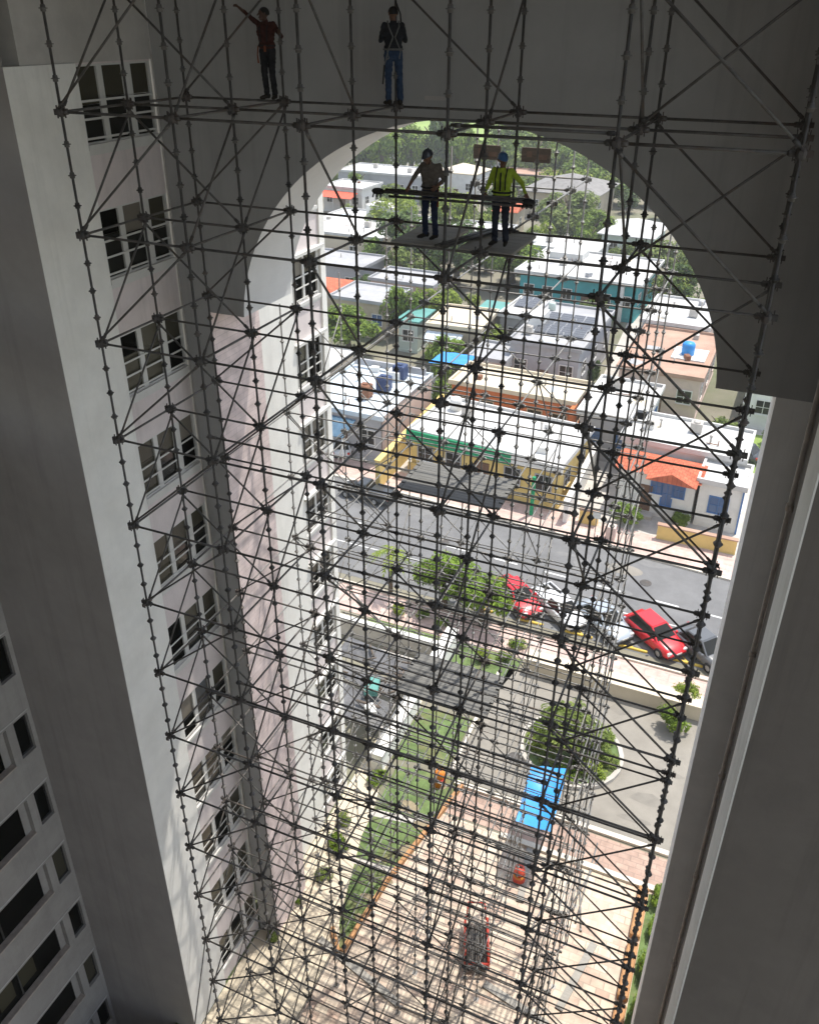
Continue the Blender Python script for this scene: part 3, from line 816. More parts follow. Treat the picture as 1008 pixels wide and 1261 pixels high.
obj('harness', mb, 'strap_grey', p)
mb = MB(); mb.path([(.02, .14, 1.24), (.12, .19, 1.0), (.20, .20, .74)], [.012, .012, .012], 6); obj('lanyard', mb, 'strap_grey', p)
mb = MB(); mb.path([(.20, .20, .74), (.235, .21, .40)], [.018, .014], 6); obj('lanyard_shock_pack', mb, 'strap_dark', p)
mb = MB(); mb.path([(-.15, .05, 1.43), (-.13, .07, 1.62), (-.03, .06, 1.86)], [.016, .014, .014], 6); obj('anchor_strap', mb, 'strap_dark', p)
# 3 and 4: the two on the platform
ZD = sz(1)+.0125
p, H, Rh, hd = person('worker in a grey shirt and dark helmet on the platform, looking down', (-5.47, 13.72, ZD), 0, .845,
    dict(pelvis=(0, 0, .95), chest=(.0, -.01, 1.27), neck=(-.01, -.02, 1.46), head=(-.03, -.07, 1.59),
         el_l=(-.33, -.05, 1.20), ha_l=(-.355, -.26, 1.045), palm_l=(0, -.2, -1), el_r=(.27, .06, 1.17), ha_r=(.20, -.16, 1.06), palm_r=(-1, 0, -.3),
         kn_l=(-.09, -.04, .52), an_l=(-.10, .03, FOOT), kn_r=(.115, -.04, .52), an_r=(.13, .0, FOOT), fd_l=(-.8, -1), fd_r=(-.25, -1)),
    dict(skin='skin', shirt='grey_shirt', pants='navy_trousers', shoe='boots'), head_yaw=-.5, head_pitch=.35, curl=.9)
helmet(p, hd, Rh, 'helmet_dark')
mb = MB(); mb.path([(.145*math.cos(t*math.pi/6)*1.3, .13*math.sin(t*math.pi/6), 1.02) for t in range(13)], [.017]*13, 6)
obj('tool_belt', mb, 'strap_dark', p)
mb = MB(); mb.path([(.19, -.05, 1.0), (.21, -.07, .85), (.2, -.08, .66)], [.016, .012, .02], 6); obj('tool_lanyard', mb, 'strap_orange', p)
p, H, Rh, hd = person('worker in a yellow high visibility jacket and blue helmet on the platform', (-4.22, 13.75, ZD), 0, .845,
    dict(pelvis=(0, 0, .95), chest=(0, 0, 1.27), neck=(0, 0, 1.46), head=(0, -.03, 1.61),
         el_l=(-.27, .02, 1.16), ha_l=(-.25, -.27, 1.045), palm_l=(0, -.2, -1), el_r=(.40, -.06, 1.24), ha_r=(.55, -.24, 1.07), palm_r=(.2, 0, -1),
         kn_l=(-.09, -.03, .52), an_l=(-.10, .02, FOOT), kn_r=(.11, -.03, .52), an_r=(.13, .02, FOOT), fd_l=(-.3, -1), fd_r=(.2, -1)),
    dict(skin='skin', shirt='hivis', pants='dark_jeans', shoe='boots', fore='shirt', fore2='shirt'), head_yaw=.6, head_pitch=.12, curl=.9)
helmet(p, hd, Rh, 'helmet_blue')
mb = MB(); mb.box(-.012, .012, -.135, -.10, 1.06, 1.40); mb.path([(.15*math.cos(t*math.pi/6)*1.3, .135*math.sin(t*math.pi/6), 1.03) for t in range(13)], [.02]*13, 6)
for s in (-1, 1): mb.path([(s*.10, -.115, 1.08), (s*.10, -.125, 1.30), (s*.10, -.02, 1.50), (s*.09, .12, 1.35), (s*.09, .11, 1.05)], [.014]*5, 6)
obj('harness', mb, 'strap_dark', p)

# bundle they carry
tb = thing('tube_bundle', 'bundle of long scaffold tubes with dark wrapped ends held at waist height by two workers', 'tubes', (-5, 13.45, -2.6))
mb = MB()
for k, (dy, dz) in enumerate(((-.025, 0), (.025, .004), (0, .04), (.03, -.075))):
    mb.tube((-6.28+.05*k, 13.455+dy, -2.60+dz), (-3.72+.04*k, 13.455+dy, -2.575+dz), .022, 8)
obj('tubes', mb, 'steel_node', tb, True)
for x0, x1, z in ((-6.44, -6.2, -2.60), (-3.80, -3.56, -2.575)):
    mb = MB(); mb.sphere(((x0+x1)/2, 13.455, z), .12, .06, .058, 12)
    for q in range(3): mb.tube((x0+.05+.07*q, 13.43, z-.03), (x0+.04+.07*q, 13.41, z-.10), .014, 6)
    obj('wrapping', mb, 'strap_dark', tb, True)

# ================================================================ ground
def sheet(name, pts, lvl, m):
    mb = MB(); mb.poly(pts, G+.004*lvl, 0); return struct(name, mb, m)
def rect(x0, x1, y0, y1): return [(x0, y0), (x1, y0), (x1, y1), (x0, y1)]
mb = MB(); mb.poly([(-900, 11.7), (-13.21, 11.7), (-13.21, -60), (700, -60), (700, 1400), (-900, 1400)], G); struct('ground', mb, 'ground')
mb = MB(); mb.poly(rect(-17.5, -13.2, -9, 11.9), PIT+.01); struct('court_floor', mb, 'concrete')
mb = MB(); mb.box(-13.2, -12.9, -9, 11.66, PIT, G-.004); struct('retaining_wall', mb, 'tower_wall')
sheet('plaza', rect(-9.6, XR, -6, 22.9), 2, 'plaza')
sheet('walkway', [(-12.4, -6), (-9.62, -6), (-9.62, 16.3), (-10.6, 20.6), (-11.4, 24.6), (-11.4, 29), (-12.4, 29)], 2, 'cream')
sheet('lawn', [(-9.35, 15.9), (-9.05, 19.1), (-7.95, 24.9), (-10.9, 24.5), (-10.75, 20.6), (-9.9, 17.0)], 3, 'grass')
sheet('lawn', [(-11.3, 24.75), (-8.75, 25.3), (-8.75, 28.5), (-11.3, 28.2)], 3, 'grass')
sheet('lawn', [(-16.5, 33.0), (-11.6, 33.2), (-11.2, 31.0), (-8.3, 30.4), (-7.7, 33.3), (-7.9, 35.0), (-16.5, 35.4)], 3, 'grass')
sheet('lawn_path', [(-10.9, 21.6), (-8.5, 22.0), (-8.45, 22.35), (-10.95, 21.95)], 4, 'concrete')
sheet('lawn_path', [(-10.6, 19.3), (-9.0, 19.5), (-8.95, 19.75), (-10.65, 19.55)], 4, 'concrete')
rl_ = random.Random(41)
for q in range(9):
    yl_ = rl_.uniform(17.2, 24.2); xl_ = -9.6+.1*(yl_-17)+rl_.uniform(-.6, .5); al_ = rl_.uniform(.15, .5)
    sheet('bare_soil', [(xl_+al_*rl_.uniform(.6, 1.2)*math.cos(t/9*6.283), yl_+.6*al_*rl_.uniform(.6, 1.2)*math.sin(t/9*6.283)) for t in range(9)], 4.2+.1*q, 'bare_soil')
sheet('driveway', [(-8.6, 24.9), (9, 24.7), (9, 32.6), (-8.2, 32.6)], 3, 'drive')
sheet('sidewalk', [(-8.2, 23.0), (XR+6, 23.0), (XR+6, 24.3), (-8.0, 24.5)], 3, 'brick_red')
mb = MB(); mb.box(-8.2, 9, 24.5, 24.72, G, G+.13); mb.box(-5.6, 9, 22.72, 22.95, G, G+.13); mb.box(-8.66, -8.5, 25.2, 32, G, G+.13)
struct('kerb', mb, 'kerb')
sheet('sidewalk', rect(-45, 30, 33.5, 36.0), 4, 'side_pave')
road_n = lambda x: 36.4-.012*x; road_f = lambda x: 45.2-.075*x
sheet('road', [(-70, road_n(-70)), (40, road_n(40)), (40, road_f(40)), (-70, road_f(-70))], 2, 'asphalt')
mb = MB(); mb.prism([(-45, 36.02), (30, 35.3), (30, 35.5), (-45, 36.25)], G, G+.13); struct('kerb', mb, 'kerb')
mb = MB(); mb.prism([(-70, road_f(-70)), (40, road_f(40)), (40, road_f(40)+.22), (-70, road_f(-70)+.22)], G, G+.13); struct('kerb', mb, 'kerb')
sheet('sidewalk', [(-70, road_f(-70)+.23), (40, road_f(40)+.23), (40, road_f(40)+2.9), (-70, road_f(-70)+2.9)], 5, 'side_pave')
mb = MB()
for i in range(24):
    x = -44+3.2*i; yc = 41.3-.04*x
    mb.prism([(x, yc-.06), (x+1.5, yc-.12), (x+1.5, yc+.0), (x, yc+.06)], G+.012, G+.014)
mb.prism([(-60, 39.6+.6), (20, 39.2), (20, 39.28), (-60, 39.68+.6)], G+.012, G+.014)
struct('road_marking', mb, 'paint_white')
mb = MB()
for x in (-13.2, -10.7, -8.1, -5.4, -2.7, .1, 2.8):
    mb.prism([(x, 36.75), (x+.1, 36.75), (x-2.0, 38.9), (x-2.1, 38.9)], G+.012, G+.014)
struct('road_marking', mb, 'paint_yellow')
mb = MB()
for x in (-11.9, -9.0, -6.3, -3.4, -.6): mb.cbox(x, x+1.5, 36.55, 36.68, G+.01, G+.12, .02)
struct('kerb', mb, 'paint_yellow')
mb = MB(); mb.poly([( -4.4+1.1*math.cos(t/16*2*math.pi), 43.8+.55*math.sin(t/16*2*math.pi)) for t in range(16)], G+.012); struct('road', mb, 'drive')
rr_ = random.Random(77); mb = MB()
for q in range(16):
    x, y = rr_.uniform(-24, 1), rr_.uniform(37, 45.5); a_, b_ = rr_.uniform(.3, 1.6), rr_.uniform(.2, .7)
    mb.poly([(x+a_*math.cos(t/10*6.283)*rr_.uniform(.7, 1.1), y+b_*math.sin(t/10*6.283)*rr_.uniform(.7, 1.1)) for t in range(10)], G+.0105+.0003*q)
struct('road_patch', mb, 'asphalt_worn')
mb = MB()
for q in range(14):
    x, y = rr_.uniform(-8, .4), rr_.uniform(25.5, 32); a_, b_ = rr_.uniform(.2, .9), rr_.uniform(.15, .5)
    mb.poly([(x+a_*math.cos(t/9*6.283)*rr_.uniform(.6, 1.1), y+b_*math.sin(t/9*6.283)*rr_.uniform(.6, 1.1)) for t in range(9)], G+.0145+.0003*q)
struct('driveway_patch', mb, 'drive_worn')
mb = MB()
for x, y in ((-15.5, 42.2), (-3.0, 42.9), (-6.2, 27.0)): mb.lathe([(0, .02), (.30, .02), (.34, .016), (.34, .004)], 18, (x, y, G+.008))
struct('manhole_cover_pavement', mb, 'steel_node')
# far neighbourhood: yards, back streets
sheet('road', [(-140, 62.5+10), (-32, 66), (-32, 68.5), (-140, 75.5)], 2, 'asphalt')
sheet('road', [(-10.9, 47.5), (-9.9, 47.5), (-11.0, 100), (-13.2, 100)], 2, 'concrete')
sheet('road', [(-260, 187), (-20, 187), (-20, 198), (-260, 198)], 2, 'asphalt')
sheet('field', rect(-400, -10, 200, 300), 3, 'field')
sheet('yard', rect(-34, 20, 47.6, 68), 1, 'concrete')
sheet('yard', rect(-11, 12, 60, 67), 2, 'field')

# low walls and edging
def wall_thing(label, boxes, m, cap=None, name='garden_wall', cat='wall'):
    mb = MB()
    for b in boxes: mb.box(*b)
    xs_ = min(b[0] for b in boxes); ys_ = min(b[2] for b in boxes)
    t = thing(name, label, cat, (xs_, ys_, G))
    obj('wall', mb, m, t, True)
    if cap:
        mc = MB()
        for b in boxes: mc.box(b[0]-.05, b[1]+.05, b[2]-.05, b[3]+.05, b[5]+.001, b[5]+.08)
        obj('coping', mc, cap, t, True)
    return t
wall_thing('low cream street wall between the driveway and the near sidewalk', [(-7.4, 9, 32.62, 33.4, G, G+.8)], 'cream', 'cream')
wall_thing('white wall end at the top of the lawn steps', [(-11.75, -11.2, 29.7, 33.0, G, G+1.15)], 'white_wall', 'trim')
wall_thing('long white ramp wall beside the middle lawn', [(-11.9, -11.35, 23.9, 28.3, G, G+.9)], 'white_wall', 'trim')
wall_thing('pale wall along the back of the carport beside the upper lawn', [(-19, -11.8, 31.6, 31.9, G, G+1.0)], 'concrete', 'trim')
mb = MB()
for a, b in (((-9.3, 15.9), (-9.0, 19.1)), ((-9.0, 19.1), (-7.9, 24.6)), ((-9.9, 16.6), (-9.3, 15.9))):
    a, b = Vector((*a, 0)), Vector((*b, 0)); d = (b-a).normalized(); nn = Vector((d.y, -d.x, 0))*.15
    mb.prism([(a.x, a.y), (b.x, b.y), (b.x+nn.x, b.y+nn.y), (a.x+nn.x, a.y+nn.y)], G, G+.22)
setp(obj('bed_edging', mb, 'terracotta'), 'orange brown edging along the right side of the lower lawn', 'edging')
mb = MB()
for k in range(4): mb.cbox(.02, .40, 13.5+2.35*k, 15.6+2.35*k, G, G+.30, .04)
setp(obj('bed_edging', mb, 'terracotta'), 'orange brown planter kerb at the right edge of the plaza below the tower', 'edging')
sheet('planting_bed', rect(.42, XR, 10, 22.6), 4, 'grass')

# ================================================================ plants
def crown_mesh(name, seed, nleaf, leaf, mt, lobes=9, shape='round', flat=.8):
    rnd = random.Random(seed); mb = MB()
    L_ = []
    for i in range(lobes):
        while True:
            v = Vector((rnd.uniform(-1, 1), rnd.uniform(-1, 1), rnd.uniform(-1, 1)))
            if v.length < 1: break
        v = v*.62; v.z *= flat
        L_.append((v, rnd.uniform(.28, .5)))
    for i in range(nleaf):
        c, rr = L_[rnd.randrange(lobes)]
        d = Vector((rnd.gauss(0, 1), rnd.gauss(0, 1), rnd.gauss(0, 1))).normalized()
        p = c+d*rr*(rnd.random()**.35)
        p.z *= flat
        if mnoise.noise(p*2.6+Vector((seed, 0, 0))) < -.28: continue
        up = (d+Vector((0, 0, .6))+Vector((rnd.uniform(-.7, .7), rnd.uniform(-.7, .7), rnd.uniform(-.5, .5)))).normalized()
        a = up.orthogonal().normalized(); a.rotate(Quaternion(up, rnd.uniform(0, 6.28))); b = up.cross(a)
        s_ = leaf*rnd.uniform(.6, 1.35)
        vs = [p-a*s_, p-b*s_*.45+up*s_*.1, p+a*s_, p+b*s_*.45+up*s_*.1]
        mb.add(vs, [(0, 1, 2, 3)])
    me = mb.mesh(name); me.materials.append(M[mt])
    return me
CROWN = {}
for key, mt in (('mid', 'leaf_mid'), ('dark', 'leaf_dark'), ('yellow', 'leaf_yellow'), ('lime', 'leaf_lime'), ('bush', 'leaf_bush')):
    CROWN[key] = [crown_mesh('crown', 11+7*i+len(key), 3200, .085, mt, 10+i) for i in range(3)]
    CROWN[key+'_fine'] = [crown_mesh('crown', 51+7*i+len(key), 6500, .064, mt, 13) for i in range(2)]
def trunk_mesh(seed):
    rnd = random.Random(seed); mb = MB()
    mb.path([(0, 0, 0), (.02, .01, .25), (rnd.uniform(-.04, .04), .02, .55), (0, 0, .75)], [.055, .042, .034, .02], 8)
    for i in range(6):
        t = i*1.05+rnd.uniform(-.3, .3); z0 = rnd.uniform(.35, .6)
        mb.path([(0, 0, z0), (.13*math.cos(t), .13*math.sin(t), z0+.12), (.28*math.cos(t), .28*math.sin(t), z0+.26)], [.026, .018, .006], 6)
    me = mb.mesh('trunk'); me.materials.append(M['bark']); return me
TRUNKS = [trunk_mesh(i) for i in range(4)]
_tc = [0]
def tree(label, x, y, hgt, rad, kind='mid', group=None, name='tree', cat='tree', cz=.56, fine=False, z=G, vr=.46):
    # crown radius rad, total height hgt
    _tc[0] += 1; i = _tc[0]
    t = thing(name, label, cat, (x, y, z), i*1.7 % 6.28, group)
    tr = obj('trunk', TRUNKS[i % 4], [], t); tr.scale = (hgt, hgt, hgt*.95)
    ms = CROWN[kind+('_fine' if fine else '')]
    c = obj('crown', ms[i % len(ms)], [], t); c.location = (0, 0, hgt*cz); c.scale = (rad, rad, hgt*vr/.8)
    return t
def bush(label, x, y, rx, ry, hgt, kind='lime', group=None, name='shrub', fine=False, rz=0.):
    _tc[0] += 1; i = _tc[0]
    t = thing(name, label, 'shrub', (x, y, G), rz, group)
    ms = CROWN[kind+('_fine' if fine else '')]
    c = obj('foliage', ms[i % len(ms)], [], t); c.location = (0, 0, hgt*.48); c.scale = (rx, ry, hgt*.72)
    st = MB(); st.tube((0, 0, 0), (0, 0, hgt*.5), .04, 6); obj('stem', st, 'bark', t)
    return t
# street side
tree('left of the two bright green street trees beside the parked cars', -13.1, 36.0, 4.2, 2.3, 'lime', fine=True)
tree('right of the two bright green street trees, nearest the red car', -10.6, 35.3, 3.9, 2.0, 'lime', fine=True)
tree('round tree with olive crown in the driveway planter behind the blue awning', -3.9, 28.2, 2.7, 2.0, 'bush', fine=True, cz=.6)
mb = MB()
pts = [(-4.0+2.35*math.cos(t/28*2*math.pi), 28.4+2.2*math.sin(t/28*2*math.pi)) for t in range(28)]
pin = [(-4.0+2.15*math.cos(t/28*2*math.pi), 28.4+2.0*math.sin(t/28*2*math.pi)) for t in range(28)]
for i in range(28):
    j = (i+1) % 28; mb.prism([pts[i], pts[j], pin[j], pin[i]], G, G+.2)
pl = thing('planter_ring', 'cream kerb ring round the planting bed in the grey driveway', 'planter', (-4, 28.4, G))
obj('kerb_ring', mb, 'concrete', pl, True)
mb = MB(); mb.prism(pin, G+.01, G+.14); obj('soil', mb, 'grass', pl, True)
rnd = random.Random(4)
for k in range(9):
    t = k/9*6.28; bush('low leafy shrub growing round the edge of the driveway planter', -4.0+1.45*math.cos(t), 28.4+1.35*math.sin(t), .85, .85, .8, ('bush', 'mid', 'yellow')[k % 3], 'shrubs in the driveway planter')
def palm(label, x, y, hgt, group=None):
    t = thing('palm_tree', label, 'palm tree', (x, y, G), 0, group)
    mb = MB(); mb.path([(0, 0, 0), (.04, 0, hgt*.5), (.02, .02, hgt)], [.14, .10, .09], 8); obj('trunk', mb, 'bark', t)
    rnd = random.Random(int(x*10)); mb = MB()
    for k in range(15):
        a = k*2.4; ln = rnd.uniform(1.1, 1.5); e = rnd.uniform(-.1, 1.0)
        d = Vector((math.cos(a), math.sin(a), 0)); prev = Vector((0, 0, hgt)); nn = 9
        for q in range(1, nn+1):
            f = q/nn; p_ = Vector((0, 0, hgt))+d*ln*f+Vector((0, 0, e*ln*f-1.0*ln*f*f*.9))
            side = d.cross(Vector((0, 0, 1))); wd = .26*math.sin(math.pi*min(.98, f*.9+.1))
            for s_ in (-1, 1):
                tip = p_+side*s_*wd+d*.12-Vector((0, 0, .10))
                mb.add([prev, p_, tip], [(0, 1, 2)])
            prev = p_
    obj('fronds', mb, 'leaf_yellow', t)
palm('young palm with yellow green fronds on the near kerb left of the street trees', -16.4, 36.0, 2.9)
bush('clipped bright green hedge in front of the red roofed house', -5.3, 49.2, 1.7, 1.0, 1.7, 'lime', fine=True)
bush('wide shrub with drooping leaves beside the blue window', -2.0, 50.3, .8, .5, 1.3, 'mid')
for k, (x, y, s_) in enumerate(((-15.2, 34.4, .55), (-13.8, 34.6, .45), (-12.6, 34.3, .5), (-9.6, 32.6, .55), (-8.6, 33.0, .5), (-8.3, 34.2, .6))):
    bush('small leafy shrub in the upper lawn bed near the sidewalk', x, y, s_, s_, .7, ('yellow', 'mid', 'lime')[k % 3], 'shrubs in the upper lawn')
bush('dark green shrub at the right end of the street wall', .1, 31.6, .9, .8, 1.5, 'mid')
bush('yellow flecked shrub at the foot of the right tower wall', .35, 33.6, .8, .7, 1.3, 'yellow')
for k in range(7):
    bush('leafy shrub in the narrow planting bed along the right tower', .82, 13.5+1.5*k, .38, .75, .8, ('mid', 'lime')[k % 2], 'shrubs in the bed along the right tower')
for k in range(6):
    q_ = random.Random(k+90); s_ = q_.uniform(.25, .6)
    bush('scruffy ground shrub between the lower lawn and the left tower', -11.4+q_.uniform(-.5, .6), 15.2+1.5*k+q_.uniform(-.7, .7), s_, s_*q_.uniform(.8, 1.6), s_*1.1, ('bush', 'mid')[k % 2], 'shrubs below the left tower')
# garden trees among the houses
tree('dark leafy tree behind the beige house left of the solar roofs', -36.5, 70.5, 5.2, 3.6, 'mid', fine=True)
tree('tall tree beside the window of the beige house', -33.4, 77.0, 6.5, 2.6, 'mid')
tree('low spreading tree at the far left behind the white tower', -41.5, 68.0, 4.2, 3.2, 'dark')
tree('yellow green tree over the cream roof', -30.6, 80.5, 5.5, 2.8, 'yellow')
tree('small tree between the cream roof and the blue tarpaulin', -25.8, 69.5, 4.4, 2.3, 'lime')
tree('pale green tree just right of the cream roof', -22.6, 74.0, 3.8, 1.9, 'yellow')
tree('large dark tree under the workers platform, left one', -41.5, 99, 9.5, 6.0, 'dark', fine=True)
tree('large dark tree under the workers platform, middle one', -34.5, 96, 9.0, 5.4, 'dark', fine=True)
tree('large dark tree under the workers platform, right one', -28.6, 97.5, 7.5, 4.2, 'mid', fine=True)
tree('bright yellow green tree right of the grey shirted worker', -43.5, 117, 9.0, 4.6, 'yellow', fine=True)
tree('bright yellow green tree left of the grey shirted worker', -50.5, 112, 8.5, 4.4, 'yellow', fine=True)
tree('pale tree between the white roofs and the platform', -56.0, 124, 7.5, 3.8, 'bush')
tree('broad olive tree right of the platform', -28.0, 124, 9.0, 6.2, 'bush', fine=True)
tree('bushy tree beside the olive tree, towards the arch', -23.5, 121, 6.5, 3.8, 'mid', fine=True)
tree('tree beside the white hipped roof near the edge of the arch', -12.4, 109, 6.0, 3.6, 'bush')
tree('tall thin tree against the arch edge', -8.6, 103, 6.5, 3.0, 'bush')
tree('scraggly tree just right of the teal house', -9.6, 96.5, 5.0, 2.4, 'yellow')
tree('small tree behind the brown terrace', -5.5, 92, 4.5, 2.6, 'mid')
bush('dark clipped topiary bush on the grey solar roof house forecourt', -12.6, 72.6, .8, .8, 2.6, 'dark', fine=True)
tree('small garden tree behind the orange walled house', -23.0, 60.8, 3.6, 1.4, 'lime')
# far trees
rnd = random.Random(8)
for k in range(9):
    x = -98+4.6*k+rnd.uniform(-1, 1)
    tree('tall dense tree in the row behind the long white roof at the upper left', x, 166+rnd.uniform(-5, 6), rnd.uniform(11, 15), rnd.uniform(4.2, 5.5), ('mid', 'dark', 'mid')[k % 3], 'tree row behind the white roofs', cz=.56, vr=.5)
tree('feathery pale green tree at the right end of the far row', -66, 178, 16, 5.0, 'yellow', cz=.55, vr=.5)
tree('round grey green tree standing on the edge of the green field', -62, 171, 8, 4.5, 'bush')
for k in range(34):
    x = -60+1.75*k+rnd.uniform(-1.5, 1.5); y = 168+rnd.uniform(-8, 34)
    tree('leafy tree on the wooded slope right of the yellow jacketed worker', x, y, rnd.uniform(8, 13), rnd.uniform(4.5, 6.5), ('mid', 'bush', 'yellow', 'mid')[k % 4], 'trees on the slope behind the houses', cz=.52, vr=.52)
for k in range(10):
    x = -40+3.0*k; tree('small tree in the hedge line behind the grey hipped roof', x, 157+rnd.uniform(-3, 3), rnd.uniform(5, 7.5), rnd.uniform(3, 4.2), ('yellow', 'mid')[k % 2], 'hedge line trees', cz=.5, vr=.52)
# far wooded hill: one mass
mb = MB(); rr = random.Random(3)
nx, ny = 46, 12
for j in range(ny+1):
    for i in range(nx+1):
        x = -480+i*12; y = 275+j*20
        zz = G+max(0, (y-290))*.14+5*mnoise.noise(Vector((x*.02, y*.02, 0)))*min(1, max(0, (y-280)/40))
        mb.v.append((x, y, zz-.6))
for j in range(ny):
    for i in range(nx):
        a = j*(nx+1)+i; mb.f.append([a, a+1, a+nx+2, a+nx+1]); mb.m.append(0); mb.sm.append(True)
struct('hill', mb, 'field')
mb = MB()
for t in range(420):
    x = rr.uniform(-330, 40); y = rr.uniform(262, 420)
    if -165 < x < -58 and y < 335 and rr.random() < .93: continue
    base = G+max(0, (y-290))*.14; hh = rr.uniform(9, 17); wd = rr.uniform(4, 7)
    for q in range(110):
        d = Vector((rr.gauss(0, 1), rr.gauss(0, 1), rr.gauss(0, 1))).normalized()
        p_ = Vector((x, y, base+hh*.58))+Vector((d.x*wd, d.y*wd, d.z*hh*.45))*(rr.random()**.4)
        a = d.orthogonal().normalized(); a.rotate(Quaternion(d, rr.uniform(0, 6.28))); b = d.cross(a); s_ = rr.uniform(.5, 1.1)
        mb.add([p_-a*s_, p_-b*s_*.6, p_+a*s_, p_+b*s_*.6], [(0, 1, 2, 3)])
obj('forest', mb, 'leaf_yellow', kind='stuff', label='far wooded hillside behind the green field', cat='forest')

# ================================================================ cars
paint('car_red', (.52, .012, .02), .3); paint('car_white', (.62, .63, .64), .3); paint('car_blue', (.12, .22, .36), .3); paint('car_grey', (.09, .095, .10), .3)
paint('car_silver', (.36, .40, .44), .3, .3); paint('car_dark', (.04, .045, .05), .3)
paint('lamp_clear', (.6, .6, .58), .15); paint('lamp_red', (.35, .01, .01), .2); paint('rim', (.4, .4, .4), .35, .6)
def car(label, x, y, rz, col, kind='hatch', group=None, scale=.88):
    t = thing('parked_car', label, 'car', (x, y, G+.01), rz, group, scale)
    L = 2.05
    st = [(-2.05, .66, .38, .66), (-1.97, .78, .26, .84), (-1.35, .86, .2, .93), (0, .87, .2, .93), (.85, .86, .2, .90), (1.5, .82, .21, .80), (1.9, .74, .25, .68), (2.06, .60, .33, .55)]
    if kind == 'pickup': st[0:3] = [(-2.4, .80, .35, .86), (-2.35, .84, .28, .9), (-1.35, .86, .2, .9)]
    mb = MB(); vs = []
    for yy, hw, zb, zt in st:
        vs += [(-hw*.88, yy, zb), (-hw, yy, zb+.14), (-hw, yy, zt-.16), (-hw*.93, yy, zt-.03), (-hw*.62, yy, zt+.015), (hw*.62, yy, zt+.015), (hw*.93, yy, zt-.03), (hw, yy, zt-.16), (hw, yy, zb+.14), (hw*.88, yy, zb)]
    fs = []
    for j in range(len(st)-1):
        for i in range(10): fs.append((j*10+i, j*10+(i+1) % 10, (j+1)*10+(i+1) % 10, (j+1)*10+i))
    mb.add(vs, fs, 0, True); o = len(mb.v)-len(vs)
    mb.add(vs[:10], [tuple(range(10))]); mb.add(vs[-10:], [tuple(reversed(range(10)))])
    y0, y1, t0, t1 = (-1.75, 1.0, -1.25, .25) if kind == 'hatch' else (-1.45, 1.0, -.85, .3) if kind == 'sedan' else (-.62, 1.0, -.42, .4)
    zb, zt = .88, 1.42
    B = [(-.78, y0), (.78, y0), (.78, y1), (-.78, y1)]; T = [(-.60, t0), (.60, t0), (.58, t1), (-.58, t1)]
    cv = [(a, b, zb) for a, b in B]+[(a, b, zt) for a, b in T]
    ov = [(a*.9, b*.93 if b < 0 else b*.85, zt+.045) for a, b in T]
    mb.add(cv+ov, [(0, 1, 5, 4), (1, 2, 6, 5), (2, 3, 7, 6), (3, 0, 4, 7), (4, 5, 9, 8), (5, 6, 10, 9), (6, 7, 11, 10), (7, 4, 8, 11), (8, 9, 10, 11)], 0, False)
    if kind == 'pickup':
        mb.box(-.84, .84, -2.36, -.75, .90, .905, 1)
        mb.box(-.86, -.78, -2.36, -.75, .9, 1.02); mb.box(.78, .86, -2.36, -.75, .9, 1.02); mb.box(-.78, .78, -2.4, -2.32, .9, 1.02)
    body = obj('body', mb, [col, 'black'], t)
    def glass(name, i, j, k, l, ins=.12):
        q = [Vector(cv[n_]) for n_ in (i, j, k, l)]; c = sum(q, Vector())/4
        nrm = (q[1]-q[0]).cross(q[2]-q[0]).normalized()
        q = [c+(p_-c)*(1-ins)+nrm*.012 for p_ in q]
        m_ = MB(); m_.add(q, [(0, 1, 2, 3)]); m_.add([p_-nrm*.02 for p_ in q], [(3, 2, 1, 0)])
        obj(name, m_, 'glass', t)
    glass('windshield', 2, 3, 7, 6); glass('rear_window', 0, 1, 5, 4); glass('side_window', 1, 2, 6, 5); glass('side_window', 3, 0, 4, 7)
    for sx in (-1, 1):
        for yy in (1.28, -1.3):
            m_ = MB(); m_.lathe([(.18, -.1), (.29, -.1), (.32, -.06), (.32, .06), (.29, .1), (.18, .1)], 18)
            me = m_.mesh('tyre'); me.transform(Matrix.Translation((sx*.80, yy, .32)) @ Matrix.Rotation(math.pi/2, 4, 'Y'))
            wl = obj('wheel', me, 'black', t)
            m_ = MB(); m_.lathe([(.0, .08), (.06, .085), (.17, .065), (.2, .09), (.2, -.05), (0, -.05)], 14)
            me = m_.mesh('rim'); me.transform(Matrix.Translation((sx*.80, yy, .32)) @ Matrix.Rotation(sx*math.pi/2, 4, 'Y'))
            obj('rim', me, 'rim', wl)
        m_ = MB(); m_.cbox(sx*.58-.15, sx*.58+.15, 1.82, 2.0, .52, .69, .03); obj('headlight', m_, 'lamp_clear', t)
        m_ = MB(); m_.cbox(sx*.66-.10, sx*.66+.10, -2.06 if kind != 'pickup' else -2.42, -1.9, .60, .80, .02); obj('taillight', m_, 'lamp_red', t)
        m_ = MB(); m_.cbox(sx*.93-.08, sx*.93+.08, .72, .86, .90, 1.02, .03); obj('mirror', m_, col, t)
    m_ = MB(); m_.cbox(-.68, .68, 1.98, 2.10, .28, .44, .04); obj('bumper', m_, 'black', t); m_ = MB(); yb_ = 0 if kind != 'pickup' else -.35; m_.cbox(-.72, .72, -2.13+yb_, -2.0+yb_, .3, .46, .04); obj('bumper', m_, 'black', t)
    m_ = MB(); m_.tube((-.05, .99, .90), (-.5, .72, 1.06), .012, 5); obj('wiper', m_, 'black', t); m_ = MB(); m_.cbox(-.24, .24, 2.05, 2.075, .47, .57, .005); obj('number_plate', m_, 'trim', t)
    return t
RZ = R(-129.7); GRP = 'cars parked at an angle along the near kerb'
car('bright red car parked at an angle, second from the right along the near kerb', -1.75, 37.75, RZ, 'car_red', 'hatch', GRP)
